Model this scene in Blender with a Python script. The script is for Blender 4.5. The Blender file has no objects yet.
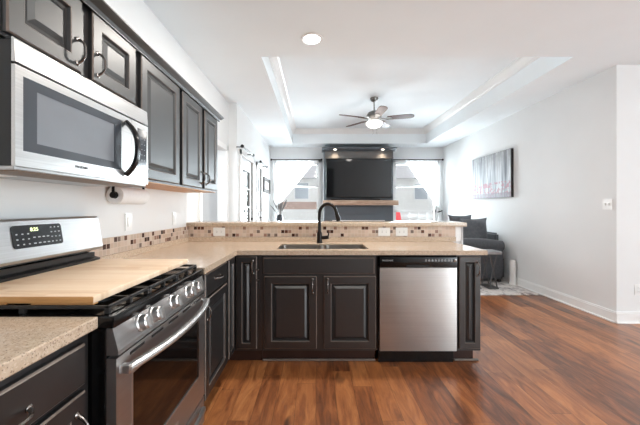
import bpy, bmesh, math, random
from mathutils import Vector, Matrix

# ------------------------------------------------------------------ scene, camera, world, light, exposure
S = bpy.context.scene
COL = S.collection
F, VX, VY, H = 310.0, 316.0, 208.0, 1.225          # focal length (px), vanishing point (px), eye height (m)

cam_data = bpy.data.cameras.new('camera')
cam = bpy.data.objects.new('camera', cam_data)
COL.objects.link(cam)
cam.location = (0, 0, H)
cam.rotation_euler = (math.radians(90), 0, 0)
cam_data.sensor_width = 36
cam_data.lens = 36 * F / 640
cam_data.shift_x = (320 - VX) / 640
cam_data.shift_y = -(212.5 - VY) / 640
cam_data.clip_start = 0.02
S.camera = cam

world = bpy.data.worlds.new('sky')
S.world = world
world.use_nodes = True
bg = world.node_tree.nodes['Background']
bg.inputs['Color'].default_value = (0.93, 0.96, 1.0, 1)
bg.inputs['Strength'].default_value = 0.9

S.view_settings.view_transform = 'Standard'
S.view_settings.look = 'None'
S.view_settings.gamma = 1
S.view_settings.use_curve_mapping = False
S.view_settings.exposure = 0.27
S.cycles.use_denoising = True
S.cycles.max_bounces = 10
S.cycles.diffuse_bounces = 6
S.cycles.glossy_bounces = 5
S.cycles.transmission_bounces = 6
S.cycles.transparent_max_bounces = 10
S.cycles.sample_clamp_indirect = 6
S.cycles.caustics_reflective = False
S.cycles.caustics_refractive = False


def area(name, loc, direction, sx, sy, power, color=(1, 1, 1)):
    d = bpy.data.lights.new(name, 'AREA')
    d.shape = 'RECTANGLE'
    d.size, d.size_y, d.energy, d.color = sx, sy, power, color
    o = bpy.data.objects.new(name, d)
    o.location = loc
    o.rotation_euler = Vector(direction).to_track_quat('-Z', 'Y').to_euler()
    COL.objects.link(o)
    return o


# living-room window daylight; the patio and hall lamps are added fill out of view
area('patio_fill', (5.75, -1.0, 1.25), (-1, 0, 0), 3.4, 2.2, 195, (0.84, 0.945, 1.0))  # added lamp outside an unseen window, brightens the kitchen from the right
area('daylight_living', (1.0, 8.35, 1.6), (0, -1, 0), 4.2, 1.9, 760, (0.84, 0.945, 1.0))
area('hall_fill', (-1.9, 2.72, 1.4), (0, 1, 0), 0.8, 1.8, 16, (0.88, 0.95, 1.0))  # added fill lamp inside the closed hall, which has no window


# ------------------------------------------------------------------ helpers: materials
def srgb(r, g, b):
    f = lambda c: (c / 255 / 12.92) if c / 255 <= 0.04045 else ((c / 255 + 0.055) / 1.055) ** 2.4
    return (f(r), f(g), f(b), 1)


def new_mat(name):
    m = bpy.data.materials.new(name)
    m.use_nodes = True
    nt = m.node_tree
    return m, nt, nt.nodes['Principled BSDF']


def simple(name, rgb, rough=0.5, metal=0.0, noise=0.0, scale=8.0, bump=0.0, stretch=(1, 1, 1), **kw):
    """principled material with a little procedural colour variation and bump"""
    m, nt, p = new_mat(name)
    c = srgb(*rgb)
    p.inputs['Roughness'].default_value = rough
    p.inputs['Metallic'].default_value = metal
    for k, v in kw.items():
        p.inputs[k.replace('_', ' ')].default_value = v
    tc = nt.nodes.new('ShaderNodeTexCoord')
    mp = nt.nodes.new('ShaderNodeMapping')
    mp.inputs['Scale'].default_value = stretch
    nz = nt.nodes.new('ShaderNodeTexNoise')
    nz.inputs['Scale'].default_value = scale
    nz.inputs['Detail'].default_value = 4
    nt.links.new(tc.outputs['Object'], mp.inputs['Vector'])
    nt.links.new(mp.outputs[0], nz.inputs['Vector'])
    rp = nt.nodes.new('ShaderNodeValToRGB')
    a, b = 1 - noise, 1 + noise
    rp.color_ramp.elements[0].position = 0.3
    rp.color_ramp.elements[1].position = 0.7
    rp.color_ramp.elements[0].color = (c[0] * a, c[1] * a, c[2] * a, 1)
    rp.color_ramp.elements[1].color = (min(1, c[0] * b), min(1, c[1] * b), min(1, c[2] * b), 1)
    nt.links.new(nz.outputs['Fac'], rp.inputs['Fac'])
    nt.links.new(rp.outputs['Color'], p.inputs['Base Color'])
    if bump:
        bp = nt.nodes.new('ShaderNodeBump')
        bp.inputs['Strength'].default_value = bump
        bp.inputs['Distance'].default_value = 0.002
        nt.links.new(nz.outputs['Fac'], bp.inputs['Height'])
        nt.links.new(bp.outputs[0], p.inputs['Normal'])
    return m


class G:
    """tiny node-graph helper"""
    def __init__(self, nt):
        self.nt = nt

    def n(self, t, **kw):
        x = self.nt.nodes.new(t)
        for k, v in kw.items():
            setattr(x, k, v)
        return x

    def put(self, sock, v):
        if isinstance(v, (int, float)):
            sock.default_value = v
        elif isinstance(v, tuple):
            sock.default_value = v
        else:
            self.nt.links.new(v, sock)

    def m(self, op, a, b=0.0, c=0.0):
        x = self.n('ShaderNodeMath', operation=op)
        self.put(x.inputs[0], a)
        self.put(x.inputs[1], b)
        self.put(x.inputs[2], c)
        return x.outputs[0]

    def xyz(self, x, y, z):
        c = self.n('ShaderNodeCombineXYZ')
        self.put(c.inputs[0], x); self.put(c.inputs[1], y); self.put(c.inputs[2], z)
        return c.outputs[0]

    def pos(self):
        g = self.n('ShaderNodeNewGeometry')
        s = self.n('ShaderNodeSeparateXYZ')
        self.nt.links.new(g.outputs['Position'], s.inputs[0])
        return s.outputs

    def noise(self, vec, scale, detail=3.0, rough=0.5, dist=0.0):
        x = self.n('ShaderNodeTexNoise')
        self.nt.links.new(vec, x.inputs['Vector'])
        x.inputs['Scale'].default_value = scale
        x.inputs['Detail'].default_value = detail
        x.inputs['Roughness'].default_value = rough
        x.inputs['Distortion'].default_value = dist
        return x.outputs['Fac']

    def white(self, vec):
        x = self.n('ShaderNodeTexWhiteNoise', noise_dimensions='3D')
        self.nt.links.new(vec, x.inputs['Vector'])
        return x.outputs['Value']

    def ramp(self, fac, stops, const=False):
        x = self.n('ShaderNodeValToRGB')
        cr = x.color_ramp
        if const:
            cr.interpolation = 'CONSTANT'
        while len(cr.elements) < len(stops):
            cr.elements.new(0.5)
        for e, (p, c) in zip(cr.elements, stops):
            e.position = p
            e.color = c
        self.put(x.inputs['Fac'], fac)
        return x.outputs['Color']

    def mix(self, fac, a, b, mode='MIX'):
        x = self.n('ShaderNodeMix', data_type='RGBA', blend_type=mode)
        self.put(x.inputs[0], fac)
        self.put(x.inputs[6], a)
        self.put(x.inputs[7], b)
        return x.outputs[2]


def mat_floor():
    m, nt, p = new_mat('plank_floor')
    g = G(nt)
    x, y, z = g.pos()
    W, L = 0.127, 1.22
    xi = g.m('FLOOR', g.m('DIVIDE', x, W))
    off = g.m('MULTIPLY', g.white(g.xyz(xi, 3.0, 1.0)), L)
    yo = g.m('ADD', y, off)
    yi = g.m('FLOOR', g.m('DIVIDE', yo, L))
    r1 = g.white(g.xyz(xi, yi, 5.0))
    r2 = g.white(g.xyz(xi, yi, 9.0))
    # tone of each plank with figure along it
    fig = g.noise(g.xyz(g.m('MULTIPLY', x, 9.0), g.m('MULTIPLY', y, 1.6), g.m('MULTIPLY', r1, 40.0)), 1.5, 5, 0.6, 1.6)
    grain = g.noise(g.xyz(g.m('MULTIPLY', x, 60.0), g.m('MULTIPLY', y, 3.5), g.m('MULTIPLY', r2, 20.0)), 1.5, 3, 0.6, 0.3)
    t = g.m('ADD', g.m('MULTIPLY', fig, 0.95), g.m('ADD', g.m('MULTIPLY', r1, 0.34), g.m('MULTIPLY', grain, 0.26)))
    t = g.m('SUBTRACT', t, 0.33)
    col = g.ramp(t, [(0.0, srgb(48, 24, 14)), (0.22, srgb(96, 53, 28)), (0.42, srgb(140, 82, 45)),
                     (0.66, srgb(176, 112, 64)), (1.0, srgb(212, 152, 98))])
    # knots
    kn = g.noise(g.xyz(g.m('MULTIPLY', x, 7.0), g.m('MULTIPLY', y, 3.2), g.m('MULTIPLY', r2, 70.0)), 1.3, 1, 0.4, 0.6)
    kf = g.ramp(kn, [(0.0, (1, 1, 1, 1)), (0.20, (1, 1, 1, 1)), (0.30, (0, 0, 0, 1))])
    col = g.mix(g.m('MULTIPLY', kf, 0.8), col, srgb(34, 18, 12))
    # seams
    fx = g.m('FRACT', g.m('DIVIDE', x, W))
    ex = g.m('LESS_THAN', g.m('MINIMUM', fx, g.m('SUBTRACT', 1.0, fx)), 0.010)
    fy = g.m('FRACT', g.m('DIVIDE', yo, L))
    ey = g.m('LESS_THAN', g.m('MINIMUM', fy, g.m('SUBTRACT', 1.0, fy)), 0.0012)
    seam = g.m('MAXIMUM', ex, ey)
    col = g.mix(g.m('MULTIPLY', seam, 0.6), col, srgb(25, 12, 8))
    nt.links.new(col, p.inputs['Base Color'])
    g.put(p.inputs['Roughness'], g.m('ADD', 0.24, g.m('MULTIPLY', grain, 0.14)))
    p.inputs['IOR'].default_value = 1.8
    bp = nt.nodes.new('ShaderNodeBump')
    bp.inputs['Strength'].default_value = 0.12
    bp.inputs['Distance'].default_value = 0.002
    nt.links.new(g.m('SUBTRACT', grain, seam), bp.inputs['Height'])
    nt.links.new(bp.outputs[0], p.inputs['Normal'])
    return m


def mat_granite():
    m, nt, p = new_mat('speckled_granite')
    g = G(nt)
    x, y, z = g.pos()
    v = g.xyz(x, y, z)
    a = g.noise(v, 55, 4, 0.65)
    base = g.ramp(a, [(0.25, srgb(178, 157, 136)), (0.5, srgb(194, 173, 151)), (0.75, srgb(205, 187, 167))])
    vo = nt.nodes.new('ShaderNodeTexVoronoi')
    vo.inputs['Scale'].default_value = 330
    nt.links.new(v, vo.inputs['Vector'])
    cs = nt.nodes.new('ShaderNodeSeparateColor')
    nt.links.new(vo.outputs['Color'], cs.inputs[0])
    dark = g.m('GREATER_THAN', cs.outputs[0], 0.90)
    lite = g.m('GREATER_THAN', cs.outputs[1], 0.86)
    c = g.mix(g.m('MULTIPLY', dark, 0.6), base, srgb(104, 86, 74))
    c = g.mix(g.m('MULTIPLY', lite, 0.35), c, srgb(226, 212, 194))
    nt.links.new(c, p.inputs['Base Color'])
    p.inputs['Roughness'].default_value = 0.16
    return m


def mat_mosaic(axis):
    m, nt, p = new_mat('mosaic_tile_' + ('along' if axis == 'y' else 'across'))
    g = G(nt)
    x, y, z = g.pos()
    u = x if axis == 'x' else y
    P = 0.0345
    du = g.m('DIVIDE', u, P)
    dv = g.m('DIVIDE', g.m('SUBTRACT', z, 0.9405), P)
    ui, vi = g.m('FLOOR', du), g.m('FLOOR', dv)
    cell = g.xyz(ui, vi, 2.0 if axis == 'x' else 7.0)
    r = g.white(cell)
    r2 = g.white(g.xyz(ui, vi, 13.0))
    pale = g.ramp(r2, [(0.0, srgb(200, 178, 160)), (0.35, srgb(210, 188, 172)), (0.6, srgb(196, 178, 162)), (0.85, srgb(214, 196, 180))], True)
    dark = g.ramp(r2, [(0.0, srgb(96, 62, 48)), (0.3, srgb(120, 104, 96)), (0.5, srgb(70, 44, 36)), (0.75, srgb(150, 118, 104))], True)
    # one accent tile at most in each column, in a row picked per column
    pick = g.m('FLOOR', g.m('MULTIPLY', g.white(g.xyz(ui, 21.0, 4.0)), 2.999))
    has = g.m('GREATER_THAN', g.white(g.xyz(ui, 33.0, 8.0)), 0.34)
    acc = g.m('MULTIPLY', has, g.m('COMPARE', vi, pick, 0.4))
    c = g.mix(acc, pale, dark)
    fu, fv = g.m('FRACT', du), g.m('FRACT', dv)
    e = g.m('MINIMUM', g.m('MINIMUM', fu, g.m('SUBTRACT', 1.0, fu)), g.m('MINIMUM', fv, g.m('SUBTRACT', 1.0, fv)))
    grout = g.m('LESS_THAN', e, 0.06)
    c = g.mix(grout, c, srgb(206, 188, 174))
    nt.links.new(c, p.inputs['Base Color'])
    g.put(p.inputs['Roughness'], g.m('ADD', 0.22, g.m('MULTIPLY', grout, 0.5)))
    return m


def mat_wood(name, tones, axis='y', rough=0.45, scale=1.0):
    m, nt, p = new_mat(name)
    g = G(nt)
    x, y, z = g.pos()
    if axis == 'y':
        v = g.xyz(g.m('MULTIPLY', x, 22.0 * scale), g.m('MULTIPLY', y, 1.8), g.m('MULTIPLY', z, 22.0 * scale))
    elif axis == 'x':
        v = g.xyz(g.m('MULTIPLY', x, 1.8), g.m('MULTIPLY', y, 22.0 * scale), g.m('MULTIPLY', z, 22.0 * scale))
    else:
        v = g.xyz(g.m('MULTIPLY', x, 22.0 * scale), g.m('MULTIPLY', y, 22.0 * scale), g.m('MULTIPLY', z, 1.8))
    a = g.noise(v, 1.6, 4, 0.6, 0.5)
    n = len(tones)
    c = g.ramp(a, [(0.25 + 0.5 * i / (n - 1), srgb(*t)) for i, t in enumerate(tones)])
    nt.links.new(c, p.inputs['Base Color'])
    p.inputs['Roughness'].default_value = rough
    return m


def mat_board():
    """butcher-block board of glued staves"""
    m, nt, p = new_mat('butcher_block')
    g = G(nt)
    x, y, z = g.pos()
    xi = g.m('FLOOR', g.m('DIVIDE', y, 0.042))
    yo = g.m('ADD', x, g.m('MULTIPLY', g.white(g.xyz(xi, 1.0, 1.0)), 0.5))
    yi = g.m('FLOOR', g.m('DIVIDE', yo, 0.34))
    r = g.white(g.xyz(xi, yi, 2.0))
    a = g.noise(g.xyz(g.m('MULTIPLY', x, 4.0), g.m('MULTIPLY', y, 34.0), g.m('MULTIPLY', r, 30.0)), 2.0, 4, 0.6, 0.4)
    t = g.m('ADD', g.m('MULTIPLY', r, 0.35), g.m('MULTIPLY', a, 0.65))
    c = g.ramp(t, [(0.2, srgb(214, 178, 142)), (0.42, srgb(234, 206, 176)), (0.8, srgb(243, 220, 194))])
    nt.links.new(c, p.inputs['Base Color'])
    p.inputs['Roughness'].default_value = 0.5
    return m


def mat_painting():
    """birch trunks over a pink undergrowth, laid out on the canvas along y and z"""
    m, nt, p = new_mat('birch_painting')
    g = G(nt)
    x, y, z = g.pos()
    v1 = g.noise(g.xyz(0.0, g.m('MULTIPLY', y, 9.0), g.m('MULTIPLY', z, 0.5)), 1.6, 3, 0.6, 0.2)
    c = g.ramp(v1, [(0.30, srgb(92, 96, 104)), (0.44, srgb(160, 166, 174)), (0.56, srgb(214, 218, 222)), (0.7, srgb(120, 118, 122))])
    tz = g.m('DIVIDE', g.m('SUBTRACT', z, 1.41), 0.79)
    leaf = g.noise(g.xyz(3.0, g.m('MULTIPLY', y, 14.0), g.m('MULTIPLY', z, 14.0)), 1.5, 3, 0.6)
    topf = g.m('MULTIPLY', g.m('GREATER_THAN', tz, 0.0), g.m('MULTIPLY', g.m('SMOOTH_MIN', g.m('MAXIMUM', g.m('SUBTRACT', tz, 0.55), 0.0), 1.0, 0.1), g.m('MULTIPLY', leaf, 2.4)))
    c = g.mix(g.m('MINIMUM', topf, 0.8), c, srgb(96, 92, 88))
    low = g.m('MULTIPLY', g.m('LESS_THAN', tz, 0.34), g.m('GREATER_THAN', leaf, 0.52))
    c = g.mix(g.m('MULTIPLY', low, 0.75), c, srgb(168, 92, 108))
    gr = g.m('LESS_THAN', tz, 0.10)
    c = g.mix(g.m('MULTIPLY', gr, 0.7), c, srgb(120, 114, 126))
    nt.links.new(c, p.inputs['Base Color'])
    p.inputs['Roughness'].default_value = 0.6
    return m


def mat_rug():
    m, nt, p = new_mat('distressed_rug')
    g = G(nt)
    x, y, z = g.pos()
    v = g.xyz(x, y, z)
    a = g.noise(v, 7, 6, 0.7, 1.0)
    c = g.ramp(a, [(0.34, srgb(120, 114, 114)), (0.46, srgb(190, 184, 182)), (0.56, srgb(224, 220, 216)), (0.75, srgb(204, 192, 186))])
    nt.links.new(c, p.inputs['Base Color'])
    p.inputs['Roughness'].default_value = 0.95
    return m


def mat_steel(name, rgb, rough, axis):
    """brushed stainless steel; the brushing runs along axis"""
    m, nt, p = new_mat(name)
    g = G(nt)
    x, y, z = g.pos()
    k = {'x': (2, 300, 300), 'y': (300, 2, 300), 'z': (300, 300, 2)}[axis]
    n = g.noise(g.xyz(g.m('MULTIPLY', x, float(k[0])), g.m('MULTIPLY', y, float(k[1])), g.m('MULTIPLY', z, float(k[2]))), 1.0, 2, 0.5)
    c = srgb(*rgb)
    col = g.ramp(n, [(0.3, tuple(q * 0.92 for q in c[:3]) + (1,)), (0.7, tuple(min(1, q * 1.06) for q in c[:3]) + (1,))])
    nt.links.new(col, p.inputs['Base Color'])
    p.inputs['Metallic'].default_value = 1
    g.put(p.inputs['Roughness'], g.m('ADD', rough, g.m('MULTIPLY', n, 0.08)))
    if axis == 'x':      # brushing along x smears highlights up and down
        tg = g.n('ShaderNodeTangent', direction_type='RADIAL', axis='Z')
        nt.links.new(tg.outputs[0], p.inputs['Tangent'])
        p.inputs['Anisotropic'].default_value = 0.8
        p.inputs['Anisotropic Rotation'].default_value = 0.25
    return m


def mat_glass(name, tint=(1, 1, 1, 1), rough=0.0):
    m, nt, p = new_mat(name)
    nt.nodes.remove(p)
    g = G(nt)
    out = nt.nodes['Material Output']
    tr = g.n('ShaderNodeBsdfTransparent')
    tr.inputs['Color'].default_value = tint
    gl = g.n('ShaderNodeBsdfGlossy')
    gl.inputs['Roughness'].default_value = rough
    fr = g.n('ShaderNodeFresnel')
    fr.inputs['IOR'].default_value = 1.35
    mx = g.n('ShaderNodeMixShader')
    nt.links.new(fr.outputs[0], mx.inputs[0])
    nt.links.new(tr.outputs[0], mx.inputs[1])
    nt.links.new(gl.outputs[0], mx.inputs[2])
    nt.links.new(mx.outputs[0], out.inputs['Surface'])
    return m


def mat_sheer():
    m, nt, p = new_mat('sheer_fabric')
    nt.nodes.remove(p)
    g = G(nt)
    out = nt.nodes['Material Output']
    df = g.n('ShaderNodeBsdfDiffuse'); df.inputs['Color'].default_value = (0.9, 0.9, 0.9, 1)
    tl = g.n('ShaderNodeBsdfTranslucent'); tl.inputs['Color'].default_value = (0.9, 0.9, 0.9, 1)
    tr = g.n('ShaderNodeBsdfTransparent')
    x, y, z = g.pos()
    weave = g.noise(g.xyz(g.m('MULTIPLY', x, 400.0), y, g.m('MULTIPLY', z, 30.0)), 1.0, 2)
    a = g.n('ShaderNodeMixShader'); a.inputs[0].default_value = 0.5
    b = g.n('ShaderNodeMixShader')
    g.put(b.inputs[0], g.m('ADD', 0.10, g.m('MULTIPLY', weave, 0.12)))
    nt.links.new(df.outputs[0], a.inputs[1]); nt.links.new(tl.outputs[0], a.inputs[2])
    nt.links.new(a.outputs[0], b.inputs[1]); nt.links.new(tr.outputs[0], b.inputs[2])
    nt.links.new(b.outputs[0], out.inputs['Surface'])
    return m


def mat_emit(name, rgb, strength):
    m, nt, p = new_mat(name)
    p.inputs['Base Color'].default_value = (0.9, 0.9, 0.9, 1)
    p.inputs['Emission Color'].default_value = rgb + (1,)
    p.inputs['Emission Strength'].default_value = strength
    return m


M = {}
M['wall'] = simple('painted_wall', (231, 232, 232), 0.75, noise=0.012, scale=3, bump=0.05)
M['ceiling'] = simple('painted_ceiling', (243, 249, 252), 0.9, noise=0.01, scale=3)
M['trim'] = simple('white_trim_paint', (240, 240, 239), 0.35, noise=0.01)
M['floor'] = mat_floor()
M['granite'] = mat_granite()
M['mosaic_x'] = mat_mosaic('x')
M['mosaic_y'] = mat_mosaic('y')
M['cab'] = simple('espresso_cabinet', (14, 13, 14), 0.42, noise=0.18, scale=5, stretch=(6, 6, 1), Specular_IOR_Level=0.5, IOR=1.85)
M['cab_edge'] = simple('lighter_cabinet_edge', (112, 100, 92), 0.3, noise=0.2, scale=30)  # lighter tone for door bevels and shoe mouldings
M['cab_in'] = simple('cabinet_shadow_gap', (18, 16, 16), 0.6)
M['cab_toe'] = simple('toe_kick_board', (52, 32, 26), 0.4, noise=0.15)
M['maple'] = mat_wood('maple_underside', [(176, 122, 74), (206, 154, 102)], 'y', 0.5)
M['nickel'] = simple('brushed_nickel', (140, 134, 130), 0.25, 1.0, noise=0.05)
M['steel_y'] = mat_steel('brushed_steel_range', (182, 181, 181), 0.33, 'y')
M['steel_x'] = mat_steel('brushed_steel_dishwasher', (188, 184, 181), 0.38, 'x')
M['steel_light'] = mat_steel('polished_steel', (208, 207, 206), 0.28, 'y')
M['steel_sink'] = mat_steel('satin_sink_steel', (150, 144, 138), 0.3, 'x')
M['black'] = simple('black_enamel', (14, 14, 15), 0.18, noise=0.1)
M['under_reflection'] = simple('painted_board_reflection', (112, 90, 68), 0.45, noise=0.1)  # brown of the cutting board's reflection, painted as a colour
M['iron'] = simple('cast_iron', (30, 28, 28), 0.5, noise=0.2, scale=60, bump=0.3)
M['blackplastic'] = simple('black_plastic', (22, 22, 23), 0.35, noise=0.1)
M['glassdark'] = simple('dark_oven_glass', (9, 8, 8), 0.04, noise=0.05, Specular_IOR_Level=0.8)
M['mwglass'] = simple('grey_oven_window', (62, 66, 72), 0.08, noise=0.05, Specular_IOR_Level=0.8)
M['mwglass_in'] = simple('perforated_oven_screen', (120, 124, 130), 0.12, noise=0.05, Specular_IOR_Level=0.8)
M['board'] = mat_board()
M['board_edge'] = mat_wood('board_edge', [(178, 126, 72), (208, 160, 104)], 'x', 0.5)
M['bronze'] = simple('dark_bronze', (38, 33, 31), 0.32, 0.7, noise=0.1)
M['plate'] = simple('white_plastic', (238, 238, 236), 0.3, noise=0.01)
M['slot'] = simple('dark_slot', (70, 70, 70), 0.5)
M['paper'] = simple('paper_towel', (240, 240, 240), 0.95, noise=0.02, scale=40, bump=0.3)
M['core'] = simple('cardboard_core', (70, 62, 56), 0.9)
M['greywood'] = simple('grey_painted_boards', (94, 102, 110), 0.5, noise=0.05, scale=4)
M['greytrim'] = simple('grey_painted_header', (112, 108, 105), 0.45, noise=0.05)
M['mantel'] = mat_wood('rustic_beam', [(158, 128, 108), (192, 162, 140), (212, 186, 164)], 'x', 0.6, 0.7)
M['tv'] = simple('television_screen', (12, 12, 14), 0.06, noise=0.02, Specular_IOR_Level=0.5)
M['rod'] = simple('black_rod', (28, 27, 27), 0.4, 0.5)
M['sheer'] = mat_sheer()
M['pane'] = mat_glass('window_glass')
M['sofa'] = simple('charcoal_upholstery', (80, 83, 88), 0.95, noise=0.15, scale=30, bump=0.4, Sheen_Weight=0.3)
M['pillow'] = simple('grey_pillow_fabric', (98, 102, 107), 0.95, noise=0.15, scale=25, bump=0.4, Sheen_Weight=0.3)
M['tabletop'] = simple('weathered_grey_top', (150, 150, 152), 0.55, noise=0.1, scale=12)
M['tableleg'] = simple('grey_metal_leg', (96, 94, 94), 0.4, 0.6)
M['rug'] = mat_rug()
M['painting'] = mat_painting()
M['canvas_edge'] = simple('black_canvas_edge', (34, 32, 34), 0.6)
M['frame'] = simple('walnut_frame', (52, 40, 33), 0.7, noise=0.2)
M['print'] = simple('pale_print', (206, 200, 192), 0.6, noise=0.2, scale=9)
M['blade'] = mat_wood('fan_blade', [(58, 34, 29), (88, 50, 40)], 'x', 0.5, 0.6)
M['fanmetal'] = simple('fan_nickel', (120, 116, 112), 0.3, 0.9)
M['lamp'] = mat_emit('lit_frosted_glass', (1.0, 0.97, 0.92), 2.5)
M['led'] = mat_emit('lit_led_lens', (1.0, 0.98, 0.95), 9.0)
M['puck'] = mat_emit('lit_puck_lens', (1.0, 0.86, 0.68), 6.0)
M['digit'] = mat_emit('display_digits', (0.75, 0.9, 0.3), 1.6)
M['legend'] = simple('printed_legend', (168, 170, 172), 0.5)
M['vase'] = simple('dark_vase_glaze', (48, 50, 56), 0.3, noise=0.1)
M['stem'] = simple('dried_stem', (120, 116, 114), 0.9, noise=0.3, scale=40)
M['hall'] = simple('hallway_paint', (205, 205, 205), 0.8, noise=0.01)
M['doorpaint'] = simple('grey_door_paint', (214, 215, 217), 0.4, noise=0.01)
M['ext_wall'] = simple('pale_siding', (236, 235, 233), 0.8, noise=0.04)
M['ext_brick'] = simple('red_brick', (190, 164, 154), 0.9, noise=0.25, scale=14)
M['ext_roof'] = simple('grey_shingles', (205, 204, 206), 0.9, noise=0.1)
M['ext_white'] = simple('white_vinyl', (236, 236, 236), 0.5)
M['ext_pane'] = simple('reflective_house_pane', (170, 176, 184), 0.2)
M['ext_red'] = simple('red_plastic', (196, 62, 66), 0.4)
M['grass'] = simple('lawn_grass', (178, 178, 170), 1.0, noise=0.2, scale=20)


# ------------------------------------------------------------------ helpers: geometry
class MB:
    """collects shapes in world coordinates and links them as ONE mesh object"""
    def __init__(self):
        self.bm = bmesh.new()
        self.mi = 0

    def _mark(self, faces):
        for f in faces:
            f.material_index = self.mi

    def box(self, x0, x1, y0, y1, z0, z1, bev=0.0, seg=2):
        x0, x1 = sorted((x0, x1)); y0, y1 = sorted((y0, y1)); z0, z1 = sorted((z0, z1))
        b = bmesh.new()
        bmesh.ops.create_cube(b, size=1)
        for v in b.verts:
            v.co = Vector(((x0 + x1) / 2 + v.co.x * (x1 - x0), (y0 + y1) / 2 + v.co.y * (y1 - y0), (z0 + z1) / 2 + v.co.z * (z1 - z0)))
        if bev:
            bmesh.ops.bevel(b, geom=list(b.edges), offset=bev, segments=seg, affect='EDGES', profile=0.5)
        self.merge(b)
        return self

    def merge(self, b, mat=None):
        me = bpy.data.meshes.new('t')
        for f in b.faces:
            f.material_index = self.mi
        if mat is not None:
            b.transform(mat)
        b.to_mesh(me); b.free()
        self.bm.from_mesh(me)
        bpy.data.meshes.remove(me)

    def poly(self, pts):
        f = self.bm.faces.new([self.bm.verts.new(p) for p in pts])
        f.material_index = self.mi
        return f

    def loft(self, rings, closed=True, cap=True):
        """rings: lists of equal length of points"""
        R = [[self.bm.verts.new(p) for p in r] for r in rings]
        n = len(R[0])
        for a, b in zip(R, R[1:]):
            for i in range(n if closed else n - 1):
                j = (i + 1) % n
                f = self.bm.faces.new((a[i], a[j], b[j], b[i]))
                f.material_index = self.mi
        if cap:
            for r, rev in ((R[0], True), (R[-1], False)):
                try:
                    f = self.bm.faces.new(list(reversed(r)) if rev else r)
                    f.material_index = self.mi
                except ValueError:
                    pass
        return self

    def tube(self, pts, r, seg=10, cap=True, flat=None):
        pts = [Vector(p) for p in pts]
        rr = r if isinstance(r, (list, tuple)) else [r] * len(pts)
        up = Vector((0, 0, 1))
        rings = []
        nrm = None
        for i, p in enumerate(pts):
            t = (pts[min(i + 1, len(pts) - 1)] - pts[max(i - 1, 0)]).normalized()
            if nrm is None:
                a = up if abs(t.z) < 0.9 else Vector((1, 0, 0))
                nrm = t.cross(a).normalized()
            else:
                nrm = (nrm - t * nrm.dot(t)).normalized()
            bn = t.cross(nrm)
            q = 1.0 if flat is None else flat
            rings.append([p + (nrm * math.cos(2 * math.pi * k / seg) + bn * math.sin(2 * math.pi * k / seg) * q) * rr[i] for k in range(seg)])
        return self.loft(rings, True, cap)

    def lathe(self, c, prof, axis='z', seg=28, cap=True):
        """prof: list of (radius, height along axis) about point c"""
        c = Vector(c)
        ax = {'z': (Vector((1, 0, 0)), Vector((0, 1, 0)), Vector((0, 0, 1))),
              'x': (Vector((0, 1, 0)), Vector((0, 0, 1)), Vector((1, 0, 0))),
              'y': (Vector((0, 0, 1)), Vector((1, 0, 0)), Vector((0, 1, 0)))}[axis] if isinstance(axis, str) else axis
        u, v, w = ax
        rings = [[c + u * (r * math.cos(2 * math.pi * k / seg)) + v * (r * math.sin(2 * math.pi * k / seg)) + w * h for k in range(seg)] for r, h in prof]
        return self.loft(rings, True, cap)

    def build(self, name, mats, parent=None, smooth=True, origin=None):
        bm = self.bm
        bmesh.ops.recalc_face_normals(bm, faces=bm.faces)
        o_w = ORIG[parent.name] if parent is not None else Vector(origin or (0, 0, 0))
        for v in bm.verts:
            v.co -= o_w
        me = bpy.data.meshes.new(name)
        bm.to_mesh(me); bm.free()
        for m in (mats if isinstance(mats, (list, tuple)) else [mats]):
            me.materials.append(m)
        if smooth:
            for p in me.polygons:
                p.use_smooth = True
            try:
                me.set_sharp_from_angle(angle=math.radians(32))
            except Exception:
                pass
        ob = bpy.data.objects.new(name, me)
        COL.objects.link(ob)
        if parent is not None:
            ob.parent = parent
        else:
            ob.location = o_w
        ORIG[ob.name] = o_w
        return ob


ORIG = {}


def tag(o, label=None, cat=None, group=None, kind=None):
    if label: o['label'] = label
    if cat: o['category'] = cat
    if group: o['group'] = group
    if kind: o['kind'] = kind
    return o


def thing(name, loc, label, cat, group=None):
    o = bpy.data.objects.new(name, None)
    o.empty_display_size = 0.05
    o.location = loc
    COL.objects.link(o)
    ORIG[o.name] = Vector(loc)
    return tag(o, label, cat, group)


def structure(mb, name, m, parent=None, smooth=False):
    o = mb.build(name, m, parent, smooth)
    if parent is None:
        o['kind'] = 'structure'
    return o


def copy_tree(o, parent=None):
    c = o.copy()
    COL.objects.link(c)
    c.parent = parent
    for ch in o.children:
        copy_tree(ch, c)
    return c


def text(name, s, size, loc, rot, mat, parent, depth=0.0006, align='CENTER'):
    cu = bpy.data.curves.new(name, 'FONT')
    cu.body = s; cu.size = size; cu.extrude = depth
    cu.align_x = align; cu.align_y = 'CENTER'
    tmp = bpy.data.objects.new(name + '_curve', cu)
    COL.objects.link(tmp)
    bpy.context.view_layer.update()
    me = bpy.data.meshes.new_from_object(tmp.evaluated_get(bpy.context.evaluated_depsgraph_get()))
    bpy.data.objects.remove(tmp)
    me.materials.clear(); me.materials.append(mat)
    me.transform(Matrix.Translation(Vector(loc) - ORIG[parent.name]) @ rot)
    o = bpy.data.objects.new(name, me)
    COL.objects.link(o)
    o.parent = parent
    return o


FACE_X = Matrix(((0, 0, 1), (1, 0, 0), (0, 1, 0))).to_4x4()       # text read on a face that looks along +X (runs along +Y)
FACE_NY = Matrix(((1, 0, 0), (0, 0, -1), (0, 1, 0))).to_4x4()     # text read on a face that looks along -Y

X, Y, Z = Vector((1, 0, 0)), Vector((0, 1, 0)), Vector((0, 0, 1))


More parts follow.
